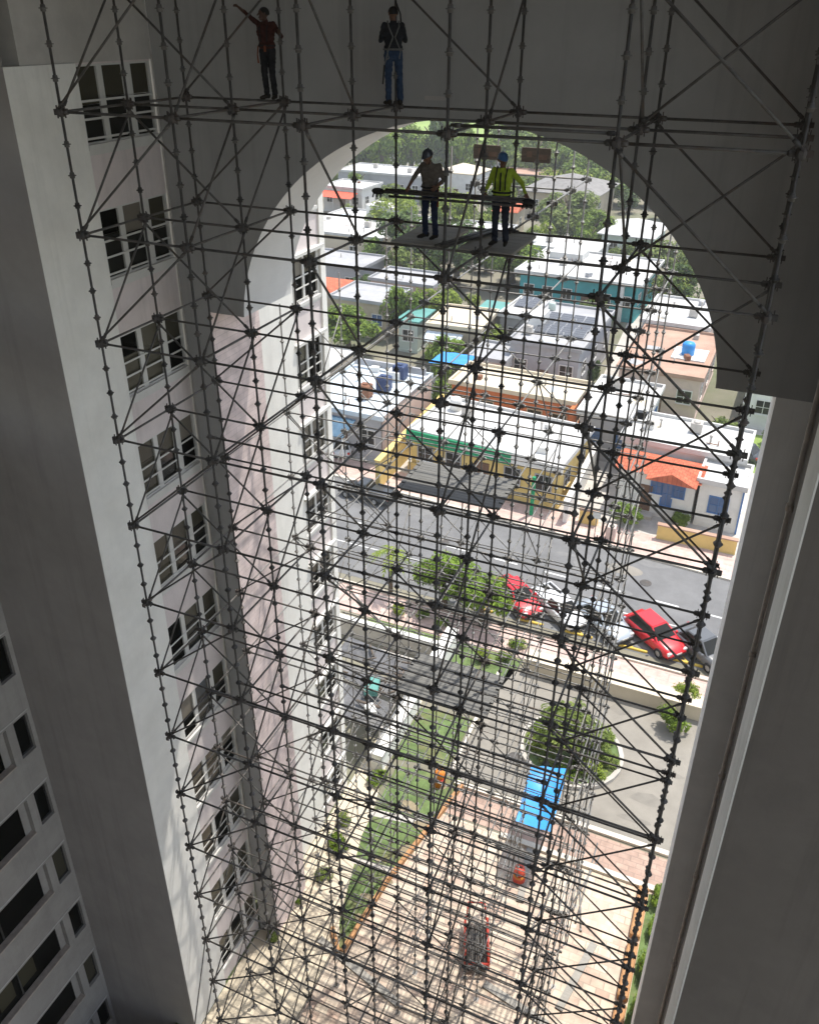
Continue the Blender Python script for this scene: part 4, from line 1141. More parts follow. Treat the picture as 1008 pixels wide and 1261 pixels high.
car('silver blue car parked left of the bright red car', -4.5, 37.85, RZ, 'car_silver', 'sedan', GRP)
car('white nosed pickup parked left of the silver blue car', -6.9, 37.9, RZ, 'car_white', 'pickup', GRP, .82)
car('red car partly hidden by the street tree', -9.5, 38.0, RZ, 'car_red', 'sedan', GRP)
car('dark grey car parked right of the bright red car beside the tower wall', .75, 37.6, RZ, 'car_grey', 'sedan', GRP)
car('dark pickup parked by the far kerb at the left', -22.6, 45.4, R(86), 'car_dark', 'pickup')
car('white van like car standing in the paved yard at the far left', -27.2, 51.2, R(20), 'car_white', 'hatch')
car('white car parked on the back street at the far left', -43, 68.8, R(84), 'car_white', 'sedan', 'cars on the back street')
car('silver car parked on the back street behind the palms', -49, 70.0, R(84), 'car_silver', 'hatch', 'cars on the back street')
car('dark car in the yard among stored things behind the red roofed house', .6, 62.3, R(70), 'car_dark', 'hatch')
car('blue car in the yard behind the red roofed house', -2.0, 62.0, R(80), 'car_blue', 'hatch')

# ================================================================ houses
M['roof_white'] = mat('white roof coating', (.52, .515, .495), .85, .16, .5, stain=.85, stain_col=(.32, .31, .295))
M['roof_blue_white'] = mat('bluish roof coating', (.50, .555, .59), .8, .12, .6, stain=.3, stain_col=(.44, .52, .58))
M['roof_cream'] = mat('cream roof', (.56, .49, .37), .88, .08, .6, stain=.35, stain_col=(.47, .42, .33))
M['roof_grey'] = mat('grey roof', (.34, .34, .345), .88, .14, .6, stain=.5, stain_col=(.2, .2, .2))
M['roof_brown'] = mat('brown terrace', (.36, .23, .17), .88, .16, .5, stain=.5, stain_col=(.48, .36, .27))
M['roof_teal'] = mat('teal sheet roof', (.10, .27, .24), .6, .15, .8)
M['roof_shingle'] = mat('grey shingle', (.21, .20, .19), .9, .2, 1.2)
M['roof_red'] = brick_mat('red roof tile', (.50, .145, .075), (.44, .12, .065), (.30, .07, .04), 1., .3, .32, .02)
M['w_orange'] = mat('orange wall', (.47, .15, .055), .85, .12, 1); M['w_yellow'] = mat('yellow wall', (.62, .46, .17), .85, .1, 1)
M['w_white'] = mat('white house wall', (.66, .65, .62), .85, .07, 1, stain=.25); M['w_grey'] = mat('grey house wall', (.36, .36, .37), .85, .08, 1, stain=.25)
M['w_teal'] = mat('teal wall', (.05, .29, .31), .8, .1, 1); M['w_beige'] = mat('beige house wall', (.46, .39, .29), .85, .1, 1, stain=.3)
M['w_mint'] = mat('pale mint wall', (.47, .54, .49), .85, .08, 1); M['w_pink'] = mat('pinkish wall', (.55, .43, .38), .85, .08, 1, stain=.3)
M['fascia_green'] = mat('green fascia', (.012, .25, .11), .7, .12, 2); M['awning_blue'] = mat('dark blue awning', (.06, .12, .18), .7, .25, 2)
M['tarp_blue'] = mat('blue tarpaulin', (.03, .25, .62), .45, .12, 2, .4, 5); M['tank_navy'] = mat('navy water tank', (.03, .05, .12), .5, .1, 3)
M['rust'] = mat('rusty metal', (.2, .09, .05), .85, .3, 5); M['panel'] = mat('solar cell', (.085, .09, .10), .2, .1, 4)
M['door_brown'] = mat('brown door', (.14, .08, .05), .7, .2, 4); M['blue_trim'] = mat('blue trim', (.05, .14, .34), .6, .1, 4)
M['awning_red'] = mat('red sheet', (.62, .10, .05), .6, .1, 2)

def house(label, cx, cy, w, d, h, rot=-3., wall='w_white', roof='roof_white', style='flat', front=2, side=2, extras=(), over=.25, frame='trim', pane='glass', door='door_brown', win=(1.1, 1.1), name='house', parapet=.22, z=G, group=None):
    t = thing(name, label, 'house', (cx, cy, z), R(rot), group)
    mb = MB(); mb.box(-w/2, w/2, -d/2, d/2, -.3, h); mb.box(-w/2-.03, w/2+.03, -d/2-.03, d/2+.03, -.3, .3)
    obj('wall', mb, wall, t)
    X, Y = w/2+over, d/2+over
    rb = MB()
    if style == 'flat':
        rb.box(-X, X, -Y, Y, h+.001, h+.14)
        if parapet:
            for a, b, c, e in ((-X, X, -Y, -Y+.16), (-X, X, Y-.16, Y), (-X, -X+.16, -Y+.16, Y-.16), (X-.16, X, -Y+.16, Y-.16)):
                rb.box(a, b, c, e, h+.14, h+.14+parapet)
        ro_ = obj('roof', rb, roof, t)
    elif style == 'hip':
        rh = min(w, d)*.18
        rid = max(0, (w-d)/2) if w >= d else 0; rid_y = max(0, (d-w)/2) if d > w else 0
        P = [(-X, -Y, h), (X, -Y, h), (X, Y, h), (-X, Y, h), (-rid, -rid_y, h+rh), (rid, rid_y, h+rh)]
        rb.add(P, [(0, 1, 5, 4), (1, 2, 5), (2, 3, 4, 5), (3, 0, 4), (3, 2, 1, 0)] if w >= d else [(0, 1, 4), (1, 2, 5, 4), (2, 3, 5), (3, 0, 4, 5), (3, 2, 1, 0)])
        rb.box(-X, X, -Y, Y, h-.12, h-.002)
        ro_ = obj('roof', rb, roof, t)
    else:
        rh = d*.22
        P = [(-X, -Y, h), (X, -Y, h), (X, Y, h), (-X, Y, h), (-X, 0, h+rh), (X, 0, h+rh)]
        rb.add(P, [(0, 1, 5, 4), (2, 3, 4, 5), (3, 0, 4), (1, 2, 5), (3, 2, 1, 0)])
        ro_ = obj('roof', rb, roof, t)
    def window(px, py, face, ww, wh, zc, mat_f=frame, mat_p=pane):
        T = Matrix.Translation((px, py, zc)) @ Matrix.Rotation({'f': 0, 'l': -math.pi/2, 'r': math.pi/2, 'b': math.pi}[face], 4, 'Z')
        m_ = MB(); a, b = ww/2, wh/2
        for q in ((-a-.08, a+.08, b, b+.08), (-a-.08, a+.08, -b-.08, -b), (-a-.08, -a, -b, b), (a, a+.08, -b, b), (-.025, .025, -b, b)):
            m_.box(q[0], q[1], -.06, -.002, q[2], q[3], 0, T)
        m_.box(-a, a, -.045, -.02, -.02, .02, 0, T)
        o = obj('window', m_, mat_f, t)
        m_ = MB(); m_.box(-a, a, -.018, -.004, -b, b, 0, T); obj('pane', m_, mat_p, o)
        m_ = MB(); m_.box(-a-.12, a+.12, -.12, -.003, -b-.16, -b-.082, 0, T); obj('sill', m_, wall, o)
    for k in range(front):
        x = -w/2+(k+.5)*w/front
        if k == front//2 and door and front > 1:
            m_ = MB(); m_.box(x-.5, x+.5, -d/2-.05, -d/2-.002, .31, 2.25); dd = obj('door', m_, door, t)
            m_ = MB(); m_.sphere((x+.38, -d/2-.08, 1.2), .04, .04, .04, 6); obj('handle', m_, 'rim', dd)
        else: window(x, -d/2, 'f', min(win[0], w/front*.7), win[1], h*.55)
    for k in range(side):
        yy = -d/2+(k+.5)*d/side
        window(w/2, yy, 'r', min(win[0], d/side*.6), win[1], h*.55); window(-w/2, yy, 'l', min(win[0], d/side*.6), win[1], h*.55)
    zr = h+.15
    if style == 'flat' and w*d > 18:
        rc = random.Random(int(cx*13+cy*7)); auto = []
        for q in range(int(w*d/14)+1):
            px_, py_ = rc.uniform(-w/2+.7, w/2-.7), rc.uniform(-d/2+.7, d/2-.7)
            kind_ = rc.choice(('patch', 'patch', 'pipe', 'pipe', 'box', 'vent'))
            m_ = MB(); T = Matrix.Translation((px_, py_, zr-.008)) @ Matrix.Rotation(rc.choice((0, math.pi/2, rc.uniform(0, 3))), 4, 'Z')
            if kind_ == 'patch':
                a_, b_ = rc.uniform(.35, .7), rc.uniform(.3, .65)
                m_.box(-a_, a_, -b_, b_, 0, .012+.003*q, 0, T); obj('roof_patch', m_, rc.choice(('roof_grey', 'roof_cream', 'concrete', 'roof_blue_white')), t)
            elif kind_ == 'pipe':
                l_ = rc.uniform(.4, .65); m_.tube(T @ Vector((-l_, 0, .1)), T @ Vector((l_, 0, .1)), .035, 6); m_.tube(T @ Vector((l_, 0, 0)), T @ Vector((l_, 0, .4)), .035, 6); obj('roof_pipe', m_, rc.choice(('rust', 'concrete', 'w_white')), t)
            elif kind_ == 'box':
                a_ = rc.uniform(.2, .4); m_.cbox(-a_, a_, -a_*.7, a_*.7, 0, a_*1.3, .03, 0, T); obj('roof_box', m_, rc.choice(('concrete', 'rust', 'w_white', 'w_grey')), t)
            else:
                m_.tube(T @ Vector((0, 0, 0)), T @ Vector((0, 0, .5)), .06, 8); obj('vent_pipe', m_, 'concrete', t)
    for e in extras:
        k = e[0]; m_ = MB()
        if k == 'tank':       # square tank on feet
            _, x, y, s_, mt = e
            m_.cbox(x-s_/2, x+s_/2, y-s_/2, y+s_/2, zr+.15, zr+.15+s_*1.05, .06)
            for a in (-1, 1):
                for b in (-1, 1): m_.box(x+a*s_*.38-.05, x+a*s_*.38+.05, y+b*s_*.38-.05, y+b*s_*.38+.05, zr, zr+.16)
            m_.tube((x, y, zr+.15+s_*1.05), (x, y, zr+.2+s_*1.1), s_*.22, 12)
            obj('water_tank', m_, mt, t)
        elif k == 'round_tank':
            _, x, y, s_, mt = e
            m_.lathe([(0, 0), (s_*.5, 0), (s_*.5, s_*.9), (s_*.42, s_*1.05), (.15, s_*1.12), (0, s_*1.13)], 18, (x, y, zr)); obj('water_tank', m_, mt, t)
        elif k == 'ac':
            _, x, y = e
            m_.cbox(x-.4, x+.4, y-.3, y+.3, zr+.06, zr+.75, .03); m_.lathe([(.0, .76), (.24, .76), (.26, .79), (.0, .80)], 12, (x, y, zr)); obj('air_conditioner', m_, 'concrete', t)
        elif k == 'vent':
            _, x, y = e
            m_.tube((x, y, zr), (x, y, zr+.55), .07, 8); m_.lathe([(.13, .5), (.13, .58), (0, .66)], 8, (x, y, zr)); obj('vent_pipe', m_, 'concrete', t)
        elif k == 'solar':
            _, x, y, nx_, ny_ = e
            for a in range(nx_):
                for b in range(ny_):
                    T = Matrix.Translation((x+a*1.15, y+b*1.9, zr+.28)) @ Matrix.Rotation(R(8), 4, 'X')
                    q_ = MB(); q_.box(-.52, .52, -.85, .85, -.03, .0, 0, T)
                    for s_ in range(1, 4): q_.box(-.52, .52, -.85+s_*.425-.008, -.85+s_*.425+.008, .001, .004, 1, T)
                    q_.box(-.55, -.52, -.88, .88, -.04, .01, 1, T); q_.box(.52, .55, -.88, .88, -.04, .01, 1, T)
                    q_.box(-.5, -.46, -.8, -.76, -.2, -.03, 1, T); q_.box(.46, .5, .76, .8, -.45, -.03, 1, T)
                    obj('solar_panel', q_, ['panel', 'rim'], t)
        elif k == 'block':     # roof structure or wing, local coordinates
            _, nm, x0, x1, y0, y1, z0, z1, mt = e
            m_.box(x0, x1, y0, y1, z0, z1); obj(nm, m_, mt, t)
        elif k == 'sheet':     # awning on posts: corrugated sheet
            _, nm, x0, x1, y0, y1, z0, z1, mt = e
            nn = int((x1-x0)/.25)
            vs = []
            for i in range(nn+1):
                x = x0+(x1-x0)*i/nn; dz = .03*(i % 2)
                vs += [(x, y0, z0+dz), (x, y1, z1+dz), (x, y0, z0+dz-.04), (x, y1, z1+dz-.04)]
            fs = []
            for i in range(nn):
                a, b = i*4, i*4+4; fs += [(a, b, b+1, a+1), (a+2, a+3, b+3, b+2), (a, a+2, b+2, b)]
            m_.add(vs, fs); o = obj(nm, m_, mt, t)
            q_ = MB()
            for x in (x0+.1, (x0+x1)/2, x1-.1): q_.tube((x, y0+.1, 0), (x, y0+.1, z0), .05, 6)
            obj('post', q_, 'trim', t)
        elif k == 'window': window(*e[1:])
    return t

H_ = 3.55
house('white flat roofed house with two navy water tanks and a dark blue front awning', -26.9, 55.0, 6.6, 9.0, H_, -1, 'w_grey', 'roof_blue_white', front=3, side=3,
      extras=[('tank', 1.4, 3.0, 1.0, 'tank_navy'), ('tank', 1.3, .2, 1.0, 'tank_navy'), ('tank', .6, -1.6, .9, 'rust'), ('block', 'stair_head', .5, 1.6, 2.2, 3.2, H_+.14, H_+.9, 'w_white'),
              ('block', 'parapet_wall', -3.2, 3.2, 3.9, 4.1, H_+.36, H_+.9, 'w_grey'), ('vent', -1.5, 1.2), ('vent', -.6, -2.6),
              ('sheet', 'awning', -3.4, 1.4, -6.9, -4.78, 2.75, 3.3, 'awning_blue'), ('block', 'side_wall', 3.33, 3.55, -4.4, 4.4, 0, 3.9, 'w_pink')])
house('long house with a green fascia over yellow walls and a white roof', -15.2, 52.6, 11.2, 6.2, 3.3, -5.5, 'w_yellow', 'roof_white', front=5, side=2, frame='w_grey',
      extras=[('block', 'fascia', -5.85, 2.2, -3.5, -3.36, 2.75, 3.55, 'fascia_green'), ('block', 'fascia', 2.22, 5.85, -3.5, -3.36, 2.95, 3.55, 'w_white'),
              ('block', 'lettering_strip', -1.6, 1.4, -3.515, -3.503, 3.02, 3.22, 'w_white'), ('block', 'porch_wall', -5.7, 2.2, -3.45, -3.3, .0, .95, 'w_yellow'), ('block', 'green_post', 4.2, 4.4, -4.6, -4.4, 0, 2.9, 'fascia_green'),
              ('vent', 2.5, 1.4), ('ac', -3.2, 1.2), ('round_tank', -4.4, 1.6, .9, 'w_white')])
house('house with orange walls and a long cream roof behind the green fascia house', -16.4, 61.2, 10.0, 4.2, 3.5, -2, 'w_orange', 'roof_cream', front=5, side=1, frame='w_beige',
      extras=[('block', 'orange_fin', 5.0, 5.3, -3.3, -2.0, 0, 3.6, 'w_orange'), ('vent', 2, .4)])
house('grey house with rows of solar panels on its roof', -16.1, 74.2, 6.2, 12.0, 4.3, -2, 'w_grey', 'roof_grey', front=3, side=3,
      extras=[('solar', -1.4, -2.2, 4, 3), ('round_tank', -2.4, 4.2, .7, 'w_mint'), ('ac', -2.3, -3.6), ('block', 'stair_head', -2.9, -1.6, -1.8, .6, 4.44, 5.6, 'w_white')])
house('low white annex with a parapet left of the grey solar house', -20.7, 68.2, 3.1, 4.0, 3.1, -2, 'w_white', 'roof_grey', front=2, side=1)
house('small grey building with a dark solar array on a pale roof', -21.5, 80.8, 3.0, 6.8, 3.5, -4, 'w_grey', 'roof_white', front=1, side=2, extras=[('solar', -.7, .4, 2, 2)])
house('cream roofed house with a pale blue awning', -26.2, 75.0, 5.0, 6.2, 3.5, 3, 'w_beige', 'roof_cream', front=2, side=2,
      extras=[('sheet', 'awning', -2.6, 1.0, -4.6, -3.35, 2.5, 3.1, 'roof_blue_white'), ('vent', 1.2, .8)])
house('shed with a teal sheet roof beneath the dark trees', -24.6, 80.3, 2.7, 3.4, 3.3, 0, 'w_grey', 'roof_teal', front=1, side=1, parapet=0)
house('small shed with a teal green roof left of the cream roof', -31.2, 75.0, 2.0, 4.0, 3.2, 0, 'w_mint', 'roof_teal', front=1, side=1, parapet=0)
house('long house with bright teal walls and a wide white roof', -18.6, 97.2, 13.2, 11.0, 4.1, -3, 'w_teal', 'roof_white', front=6, side=3, over=.6,
      extras=[('ac', -3, -1), ('vent', 2, 1), ('block', 'roof_step', -5.5, -1.5, 1.5, 4.5, 4.25, 5.0, 'roof_white'), ('block', 'white_column', 4.9, 5.3, -6.0, -5.5, 0, 4.0, 'w_white')])
house('pale mint house with a white hipped roof near the arch edge', -17.6, 120.5, 6.6, 9.0, 4.0, -4, 'w_mint', 'roof_white', 'hip', front=2, side=2, over=.6)
house('white roofed house behind the brown terrace at the arch edge', -6.7, 84.0, 6.0, 8.6, 4.0, -2, 'w_pink', 'roof_white', front=2, side=2, extras=[('vent', -1, 1), ('ac', 1.2, -1.2), ('vent', 1.5, 2.2)])
house('house with a brown terrace roof and a blue covered tank', -6.2, 73.4, 6.6, 11.4, 3.6, -2, 'w_pink', 'roof_brown', front=3, side=3, extras=[('round_tank', 1.4, -.5, 1.1, 'tarp_blue'), ('block', 'roof_slab', .2, 3.0, -1.8, 1.2, 3.75, 3.85, 'w_white'), ('vent', -1.8, 2)])
house('white flat house with dark blue windows left of the red tiled roof', -8.2, 61.0, 4.6, 7.2, 3.6, -2, 'w_grey', 'roof_white', front=2, side=2, pane='blue_glass', frame='blue_trim', door=None, extras=[('vent', 1, 1), ('ac', -1, 2)])
house('wide white flat roofed house directly behind the red tiled porch', -2.8, 56.4, 8.0, 4.6, 3.6, -3, 'w_white', 'roof_white', front=3, side=1, extras=[('vent', -2, .6), ('vent', 1.6, -.6), ('ac', .4, .8)])
t = house('white house with a red tiled roof and a stepped blue window', -3.85, 52.15, 4.9, 2.5, 3.15, -3, 'w_white', 'roof_red', 'gable', front=0, side=0, over=.35, door=None,
      extras=[('window', .75, -1.25, 'f', .62, 1.75, 1.85, 'blue_trim', 'blue_glass'), ('window', .02, -1.25, 'f', .62, .95, 2.25, 'blue_trim', 'blue_glass'), ('window', 1.48, -1.25, 'f', .62, .95, 2.25, 'blue_trim', 'blue_glass'),
              ('block', 'step', -1.2, .1, -2.0, -1.3, 0, .25, 'concrete'), ('block', 'door', -1.1, -.2, -1.31, -1.253, .3, 2.2, 'door_brown')])
m_ = MB(); m_.add([(1.0-1.6, -2.3, 3.16), (1.0+1.6, -2.3, 3.16), (1.0, -2.3, 3.85), (-.6, -.2, 3.55), (2.6, -.2, 3.55), (1.0, -.2, 4.02)], [(0, 1, 2), (1, 4, 5, 2), (0, 2, 5, 3), (0, 3, 4, 1)]); obj('porch_gable', m_, 'roof_red', t)
house('white wing with blue corner trim beside the red tiled house', .15, 52.3, 2.6, 3.0, 3.2, -3, 'w_white', 'roof_white', front=1, side=1, frame='blue_trim', pane='blue_glass', door=None,
      extras=[('block', 'blue_corner', 1.31, 1.42, -1.6, -1.5, 0, 3.2, 'blue_trim')])
house('white flat roofed house right of the brown terrace', 3.6, 73, 6, 10, 3.6, -2, 'w_white', 'roof_white', front=2, side=2, extras=[('vent', 0, 1)])
house('beige house with a turquoise window behind the dark garden trees', -37.7, 78.2, 6.4, 5.6, 3.7, -2, 'w_beige', 'roof_grey', front=3, side=2, frame='w_white', pane='blue_glass')
house('orange tiled low house just right of the white tower', -44.6, 80.5, 4.4, 5.0, 3.4, 2, 'w_beige', 'roof_red', 'hip', front=2, side=1)
house('grey flat house behind the orange tiled one', -47.5, 90.0, 9.0, 6.0, 3.6, -2, 'w_grey', 'roof_grey', front=3, side=2)
house('big white flat roofed house at the upper left', -53.0, 107.5, 14.0, 15.0, 4.0, -3, 'cream', 'roof_white', front=5, side=4, extras=[('vent', -3, 2), ('ac', 2, -2), ('block', 'roof_room', -1, 4, 3, 6.5, 4.15, 6.0, 'w_white'), ('vent', 3, -5), ('vent', -4.5, -4)])
house('white house with a red sheet awning at the upper left', -68.0, 134.5, 7.5, 7.0, 4.0, -3, 'w_white', 'roof_white', front=3, side=2, extras=[('sheet', 'awning', -3.8, 3.2, -6.4, -3.8, 3.0, 3.6, 'awning_red')])
house('long white building below the far tree row', -66.0, 149.0, 20.0, 9.0, 4.4, -2, 'w_grey', 'roof_white', front=7, side=2, extras=[('ac', -5, 1), ('ac', 3, -1), ('vent', 7, 1)])
house('white house under a pale pitched roof behind the grey shirted worker', -54.0, 152, 7.5, 7.0, 5.0, -4, 'w_white', 'roof_cream', 'hip', front=3, side=2)
house('grey hip roofed house behind the olive tree', -33.0, 147, 12.0, 13.0, 4.4, -3, 'w_beige', 'roof_shingle', 'hip', front=3, side=2, over=.7)
house('small house with an orange gabled roof beyond the platform deck', -37.6, 127.0, 3.6, 5.0, 3.9, 2, 'w_beige', 'roof_red', 'gable', front=1, side=1)
house('low brown roofed house beside the far hedge', -44.0, 160, 10.0, 6.0, 4.0, -2, 'w_pink', 'roof_brown', front=3, side=1)
house('white flat roofed house between the teal house and the hipped roofs', -24.5, 108.5, 10.0, 6.0, 3.7, -3, 'w_white', 'roof_white', front=3, side=2, extras=[('vent', 1, 1), ('ac', -2, 0)])
house('pale flat roofed house behind the yellow green trees', -37.0, 112, 7.5, 7.0, 3.8, -3, 'cream', 'roof_white', front=2, side=2)
house('cream flat roofed house left of the tanks house', -35.5, 57.5, 7.6, 9.0, 3.6, 0, 'cream', 'roof_white', front=3, side=3)
house('grey roofed house beyond the dark garden tree', -36.5, 86.0, 7.5, 5.0, 3.6, -2, 'w_pink', 'roof_grey', front=2, side=1)
house('white flat roofed house far left between garden trees', -57.0, 86.0, 9, 8, 3.6, -2, 'w_white', 'roof_white', front=3, side=2)

rnd = random.Random(21)
foot = [(o.location.x, o.location.y, max(abs(v[0]) for v in ch.bound_box)+.4, max(abs(v[1]) for v in ch.bound_box)+.4) for o in COL.objects if o.get('category') == 'house' for ch in COL.objects if ch.parent == o and ch.name.split('.')[0] == 'roof']
n_ = 0
for _ in range(4000):
    y = rnd.uniform(49, 160); x = rnd.uniform(-.62*y-3, .05*y+1)
    if any(abs(x-a) < c+.9 and abs(y-b) < d+.9 for a, b, c, d in foot): continue
    if y < 60 and x > -23: continue
    if -33 > x and 63 < y < 76: continue
    if -14 < x < -9: continue
    r_ = rnd.uniform(1.0, 2.2)*(1 if y < 90 else 1.5)
    tree('leafy garden tree growing in a yard between the flat roofed houses', x, y, r_*2.0, r_, rnd.choice(['mid', 'yellow', 'bush', 'lime', 'mid', 'dark']), 'garden trees between the houses', cz=.52, vr=.5)
    foot.append((x, y, r_*.5, r_*.5)); n_ += 1
    if n_ >= 85: break
wall_thing('yellow boundary wall running back beside the pink side wall', [(-22.45, -22.1, 46.8, 59.5, G, G+2.2)], 'w_yellow', 'w_yellow')
wall_thing('white garden wall between the green fascia house and the hedge', [(-9.2, -8.9, 47.6, 57, G, G+1.6)], 'w_white', 'trim')
wall_thing('low yellow fence wall in front of the red tiled house', [(-3.2, 1.6, 48.1, 48.35, G, G+1.0)], 'w_yellow', 'roof_brown')
wall_thing('low tan planter wall left of the bright hedge', [(-8.2, -7.0, 48.0, 48.4, G, G+1.0)], 'w_yellow', 'roof_brown')
g = thing('gate', 'white barred gate in front of the yellow walled porch', 'gate', (-17, 48.7, G), R(-5))
mb = MB()
for k in range(26): mb.tube((-3.2+.25*k, 0, .08), (-3.2+.25*k, 0, 1.7), .022, 5)
obj('bars', mb, 'trim', g)
mb = MB(); mb.box(-3.3, 3.2, -.03, .03, 1.7, 1.78); mb.box(-3.3, 3.2, -.03, .03, .05, .12); obj('rail', mb, 'trim', g)

# blue tarpaulins
def canopy(label, pts, zt, matl, poles=True):
    c = Vector((sum(p_[0] for p_ in pts)/4, sum(p_[1] for p_ in pts)/4, 0))
    t = thing('canopy', label, 'canopy', (c.x, c.y, G))
    n_ = 10; vs = []
    for j in range(n_+1):
        for i in range(n_+1):
            a, b = i/n_, j/n_
            p0 = Vector((*pts[0], 0))*(1-a)+Vector((*pts[1], 0))*a; p1 = Vector((*pts[3], 0))*(1-a)+Vector((*pts[2], 0))*a
            p_ = p0*(1-b)+p1*b
            zz = zt-.16*math.sin(math.pi*a)*math.sin(math.pi*b)+.06*mnoise.noise(Vector((a*4, b*4, 1)))+.12*abs(math.sin(b*math.pi*3))*.4
            vs.append((p_.x, p_.y, zz))
    fs = [(j*(n_+1)+i, j*(n_+1)+i+1, (j+1)*(n_+1)+i+1, (j+1)*(n_+1)+i) for j in range(n_) for i in range(n_)]
    mb = MB(); mb.add(vs, fs, 0, True)
    mb.add([(x, y, z-.015) for x, y, z in vs], [tuple(reversed(f_)) for f_ in fs], 0, True)
    obj('cover', mb, matl, t, True)
    for p_ in pts:
        q = Vector((*p_, 0)); q = q+(c-q)*.06
        mb = MB(); mb.tube((q.x, q.y, G), (q.x, q.y, zt-.02), .03, 8); obj('pole', mb, 'steel_sunlit', t, True)
canopy('bright blue tarpaulin canopy on poles beside the driveway planter', [(-4.75, 21.7), (-3.4, 21.8), (-3.55, 25.0), (-4.95, 24.6)], G+2.5, 'tarp_blue')
canopy('bright blue tarpaulin stretched behind the tanks house', [(-25.0, 63.0), (-21.6, 63.5), (-21.8, 66.2), (-24.8, 66.0)], G+3.4, 'tarp_blue')

# dark carport with clutter left of the lawns
M['carport_sheet'] = mat('dark sheet', (.10, .10, .105), .7, .4, 1.4, stain=.6, stain_col=(.2, .19, .17))
cp = thing('carport', 'dark sheet roofed carport with clutter left of the white ramp wall', 'carport', (-13, 27, G))
mb = MB(); nn = 14; vs = []
for i in range(nn+1):
    y = 24.6+4.6*i/nn
    vs += [(-15.6, y, G+2.2+.05*(i % 2)), (-11.7, y-.3, G+2.0+.05*(i % 2)), (-15.6, y, G+2.15+.05*(i % 2)), (-11.7, y-.3, G+1.95+.05*(i % 2))]
fs = []
for i in range(nn):
    a, b = i*4, i*4+4
    if i not in (5, 9): fs += [(a, b, b+1, a+1), (a+2, a+3, b+3, b+2)]
mb.add(vs, fs); obj('roof', mb, 'carport_sheet', cp, True)
mb = MB()
for y in (24.6, 26.9, 29.2): mb.box(-15.7, -11.6, y-.06, y+.06, G+1.85, G+1.94)
for x in (-15.5, -13.6, -11.8): mb.box(x-.05, x+.05, 24.5, 29.4, G+1.74, G+1.846)
obj('beam', mb, 'concrete', cp, True)
for x in (-15.5, -11.8):
    for y in (24.6, 29.2): mb = MB(); mb.tube((x, y, G), (x, y, G+1.74), .05, 6); obj('post', mb, 'concrete', cp, True)
rnd = random.Random(5)
def clutter(lab, x, y, z, s_, matl, name='crate'):
    mb = MB(); T = Matrix.Translation((x, y, z)) @ Matrix.Rotation(rnd.uniform(0, 3), 4, 'Z')
    mb.cbox(-s_, s_, -s_*.7, s_*.7, 0, s_*.8, .04, 0, T); mb.box(-s_*1.03, s_*1.03, -.04, .04, 0, s_*.84, 0, T)
    setp(obj(name, mb, matl), lab, 'crate')
clutter('teal crate lying on the carport roof', -12.9, 26.2, G+2.3, .45, 'roof_teal')
clutter('small bright teal crate by the left edge of the carport roof', -14.9, 25.4, G+2.3, .3, 'w_teal')
clutter('white crate near the front of the carport roof', -12.4, 25.0, G+2.2, .3, 'w_white')
mb = MB()
for k in range(26):
    x, y = rnd.uniform(-15.4, -11.9), rnd.uniform(24.7, 29.0); a = rnd.uniform(0, 3.1); l_ = rnd.uniform(.4, 1.3)
    mb.tube((x, y, G+2.30+rnd.random()*.08), (x+l_*math.cos(a), y+l_*math.sin(a)*.6, G+2.32+rnd.random()*.12), rnd.uniform(.03, .07), 5)
setp(obj('scrap_timber', mb, 'wood'), 'loose dark timber and pipe scraps strewn over the carport roof', 'scrap', kind='stuff')
rnd = random.Random(15)
for k in range(12):
    x, y, a_ = rnd.uniform(-8.6, -.8), rnd.uniform(14.5, 22.2), rnd.uniform(-.4, .4)+(math.pi/2 if k % 3 else 0)
    l_ = rnd.uniform(1.0, 1.9); mb = MB(); T = Matrix.Translation((x, y, G+.02)) @ Matrix.Rotation(a_, 4, 'Z')
    if k % 2:
        mb.box(-l_, l_, -.13, .13, 0, .05, 0, T); mb.box(-l_-.005, -l_+.05, -.135, .135, -.004, .054, 1, T)
        setp(obj('plank', mb, ['deck_light', 'steel']), 'spare scaffold plank lying on the plaza pavers', 'plank', 'spare planks on the plaza')
    else:
        mb.tube(T @ Vector((-l_, 0, .03)), T @ Vector((l_, 0, .03)), .03, 8); mb.tube(T @ Vector((-l_, 0, .03)), T @ Vector((-l_+.1, 0, .03)), .042, 8)
        setp(obj('scaffold_tube', mb, 'steel_sunlit'), 'spare scaffold tube lying on the plaza pavers', 'tube', 'spare tubes on the plaza')
# red trolley on the plaza
tr_ = thing('trolley', 'red framed trolley carrying scaffold fittings on the plaza pavers', 'trolley', (-4.9, 17.9, G), R(20))
paint('trolley_red', (.45, .04, .02), .5, 0, .1)
mb = MB(); mb.box(-.38, .38, -.8, .8, .30, .34)
obj('bed', mb, 'steel', tr_)
mb = MB()
for s_ in (-1, 1):
    mb.tube((s_*.4, -.85, .62), (s_*.4, .85, .62), .045, 8); mb.tube((s_*.4, -.85, .34), (s_*.4, .85, .34), .045, 8)
    for y in (-.8, -.27, .27, .8): mb.tube((s_*.4, y, .34), (s_*.4, y, .62), .03, 6)
mb.tube((-.4, -.85, .62), (.4, -.85, .62), .045, 8); mb.tube((-.35, .85, .5), (-.3, 1.2, .95), .03, 6); mb.tube((.35, .85, .5), (.3, 1.2, .95), .03, 6); mb.tube((-.3, 1.2, .95), (.3, 1.2, .95), .03, 6)
obj('side_rail', mb, 'trolley_red', tr_)
for s_ in (-1, 1):
    for y in (-.6, .6):
        m_ = MB(); m_.lathe([(.0, -.04), (.14, -.04), (.15, 0), (.14, .04), (0, .04)], 12); me = m_.mesh('wheel'); me.transform(Matrix.Translation((s_*.32, y, .15)) @ Matrix.Rotation(math.pi/2, 4, 'Y')); obj('wheel', me, 'black', tr_)
mb = MB()
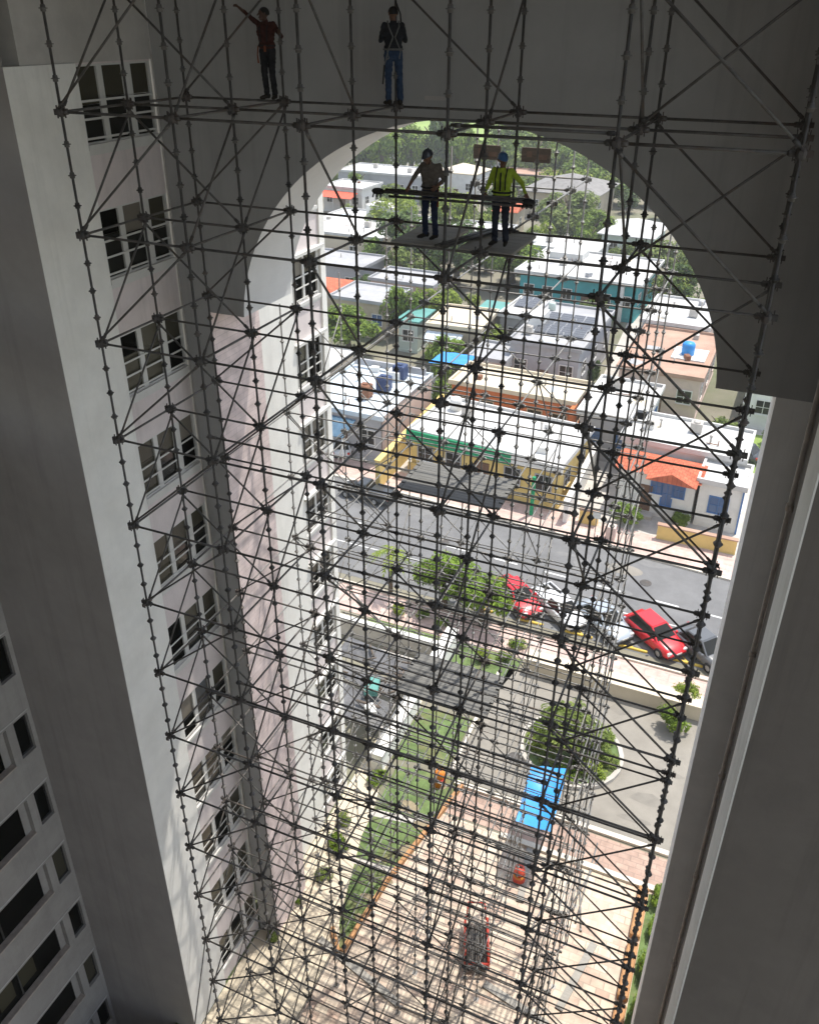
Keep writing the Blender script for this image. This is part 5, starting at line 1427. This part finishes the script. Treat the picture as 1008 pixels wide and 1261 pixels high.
for k in range(9): mb.tube((-.3+.07*k, -.7, .37+.05*(k % 3)), (-.28+.07*k, .7, .38+.05*(k % 3)), .025, 6)
setp(obj('tube_bundle', mb, 'steel', world=False), 'short scaffold tubes heaped in the red trolley', 'tubes').location = (-4.9, 17.9, G)
for o in COL.objects:
    if o.get('label') == 'short scaffold tubes heaped in the red trolley': o.rotation_euler = (0, 0, R(20))
# barrels and barriers
def barrel(label, x, y, matl, band, s_=1.):
    t = thing('barrel', label, 'barrel', (x, y, G), 0, None, s_)
    mb = MB(); mb.lathe([(0, 0), (.30, 0), (.33, .06), (.29, .3), (.31, .34), (.27, .62), (.29, .66), (.24, .95), (.0, 1.0)], 18); obj('drum', mb, matl, t)
    mb = MB(); mb.lathe([(.305, .36), (.298, .58), (.29, .58), (.29, .36)], 18); obj('band', mb, band, t)
    mb = MB(); mb.tube((-.12, 0, 1.0), (.12, 0, 1.06), .03, 6); obj('handle', mb, 'black', t)
paint('plastic_orange', (.62, .20, .02), .5, 0, 0); paint('plastic_red', (.55, .06, .03), .5, 0, 0)
barrel('orange barrel with a red band at the near corner of the middle lawn', -8.8, 24.3, 'plastic_orange', 'plastic_red', .85)
barrel('red orange barrel below the blue tarpaulin canopy', -4.3, 21.2, 'plastic_red', 'plastic_orange', .75)
# manhole and sidewalk odds and ends
mb = MB(); mb.cbox(-6.2, -5.6, 46.6, 47.2, G, G+1.0, .05); setp(obj('utility_box', mb, 'w_pink'), 'pinkish utility box on the far sidewalk by the hedge', 'utility box')
for k, (x, y) in enumerate(((-19.0, 44.9), (-6.8, 44.3))):
    t = thing('street_sign', ('small street sign on the far kerb near the dark pickup', 'small street sign on the far kerb by the white garden wall')[k], 'sign', (x, y+1.9, G))
    mb = MB(); mb.tube((0, 0, 0), (0, 0, 2.2), .03, 6); obj('post', mb, 'steel_sunlit', t); mb = MB(); mb.box(-.25, .25, -.06, -.035, 1.7, 2.2); obj('plate', mb, 'trim', t)

# ================================================================ air
hm = bpy.data.materials.new('haze'); hm.use_nodes = True
hn = hm.node_tree; hn.nodes.remove(hn.nodes['Principled BSDF'])
pv = hn.nodes.new('ShaderNodeVolumePrincipled'); pv.inputs['Color'].default_value = (.93, .95, .97, 1); pv.inputs['Density'].default_value = .0005; pv.inputs['Anisotropy'].default_value = .2
hn.links.new(pv.outputs[0], hn.nodes['Material Output'].inputs['Volume'])
M['haze'] = hm
mb = MB(); mb.box(-520, 120, -30, 560, PIT-1.5, 36); obj('haze', mb, 'haze', kind='stuff')
scene.cycles.volume_bounces = 1
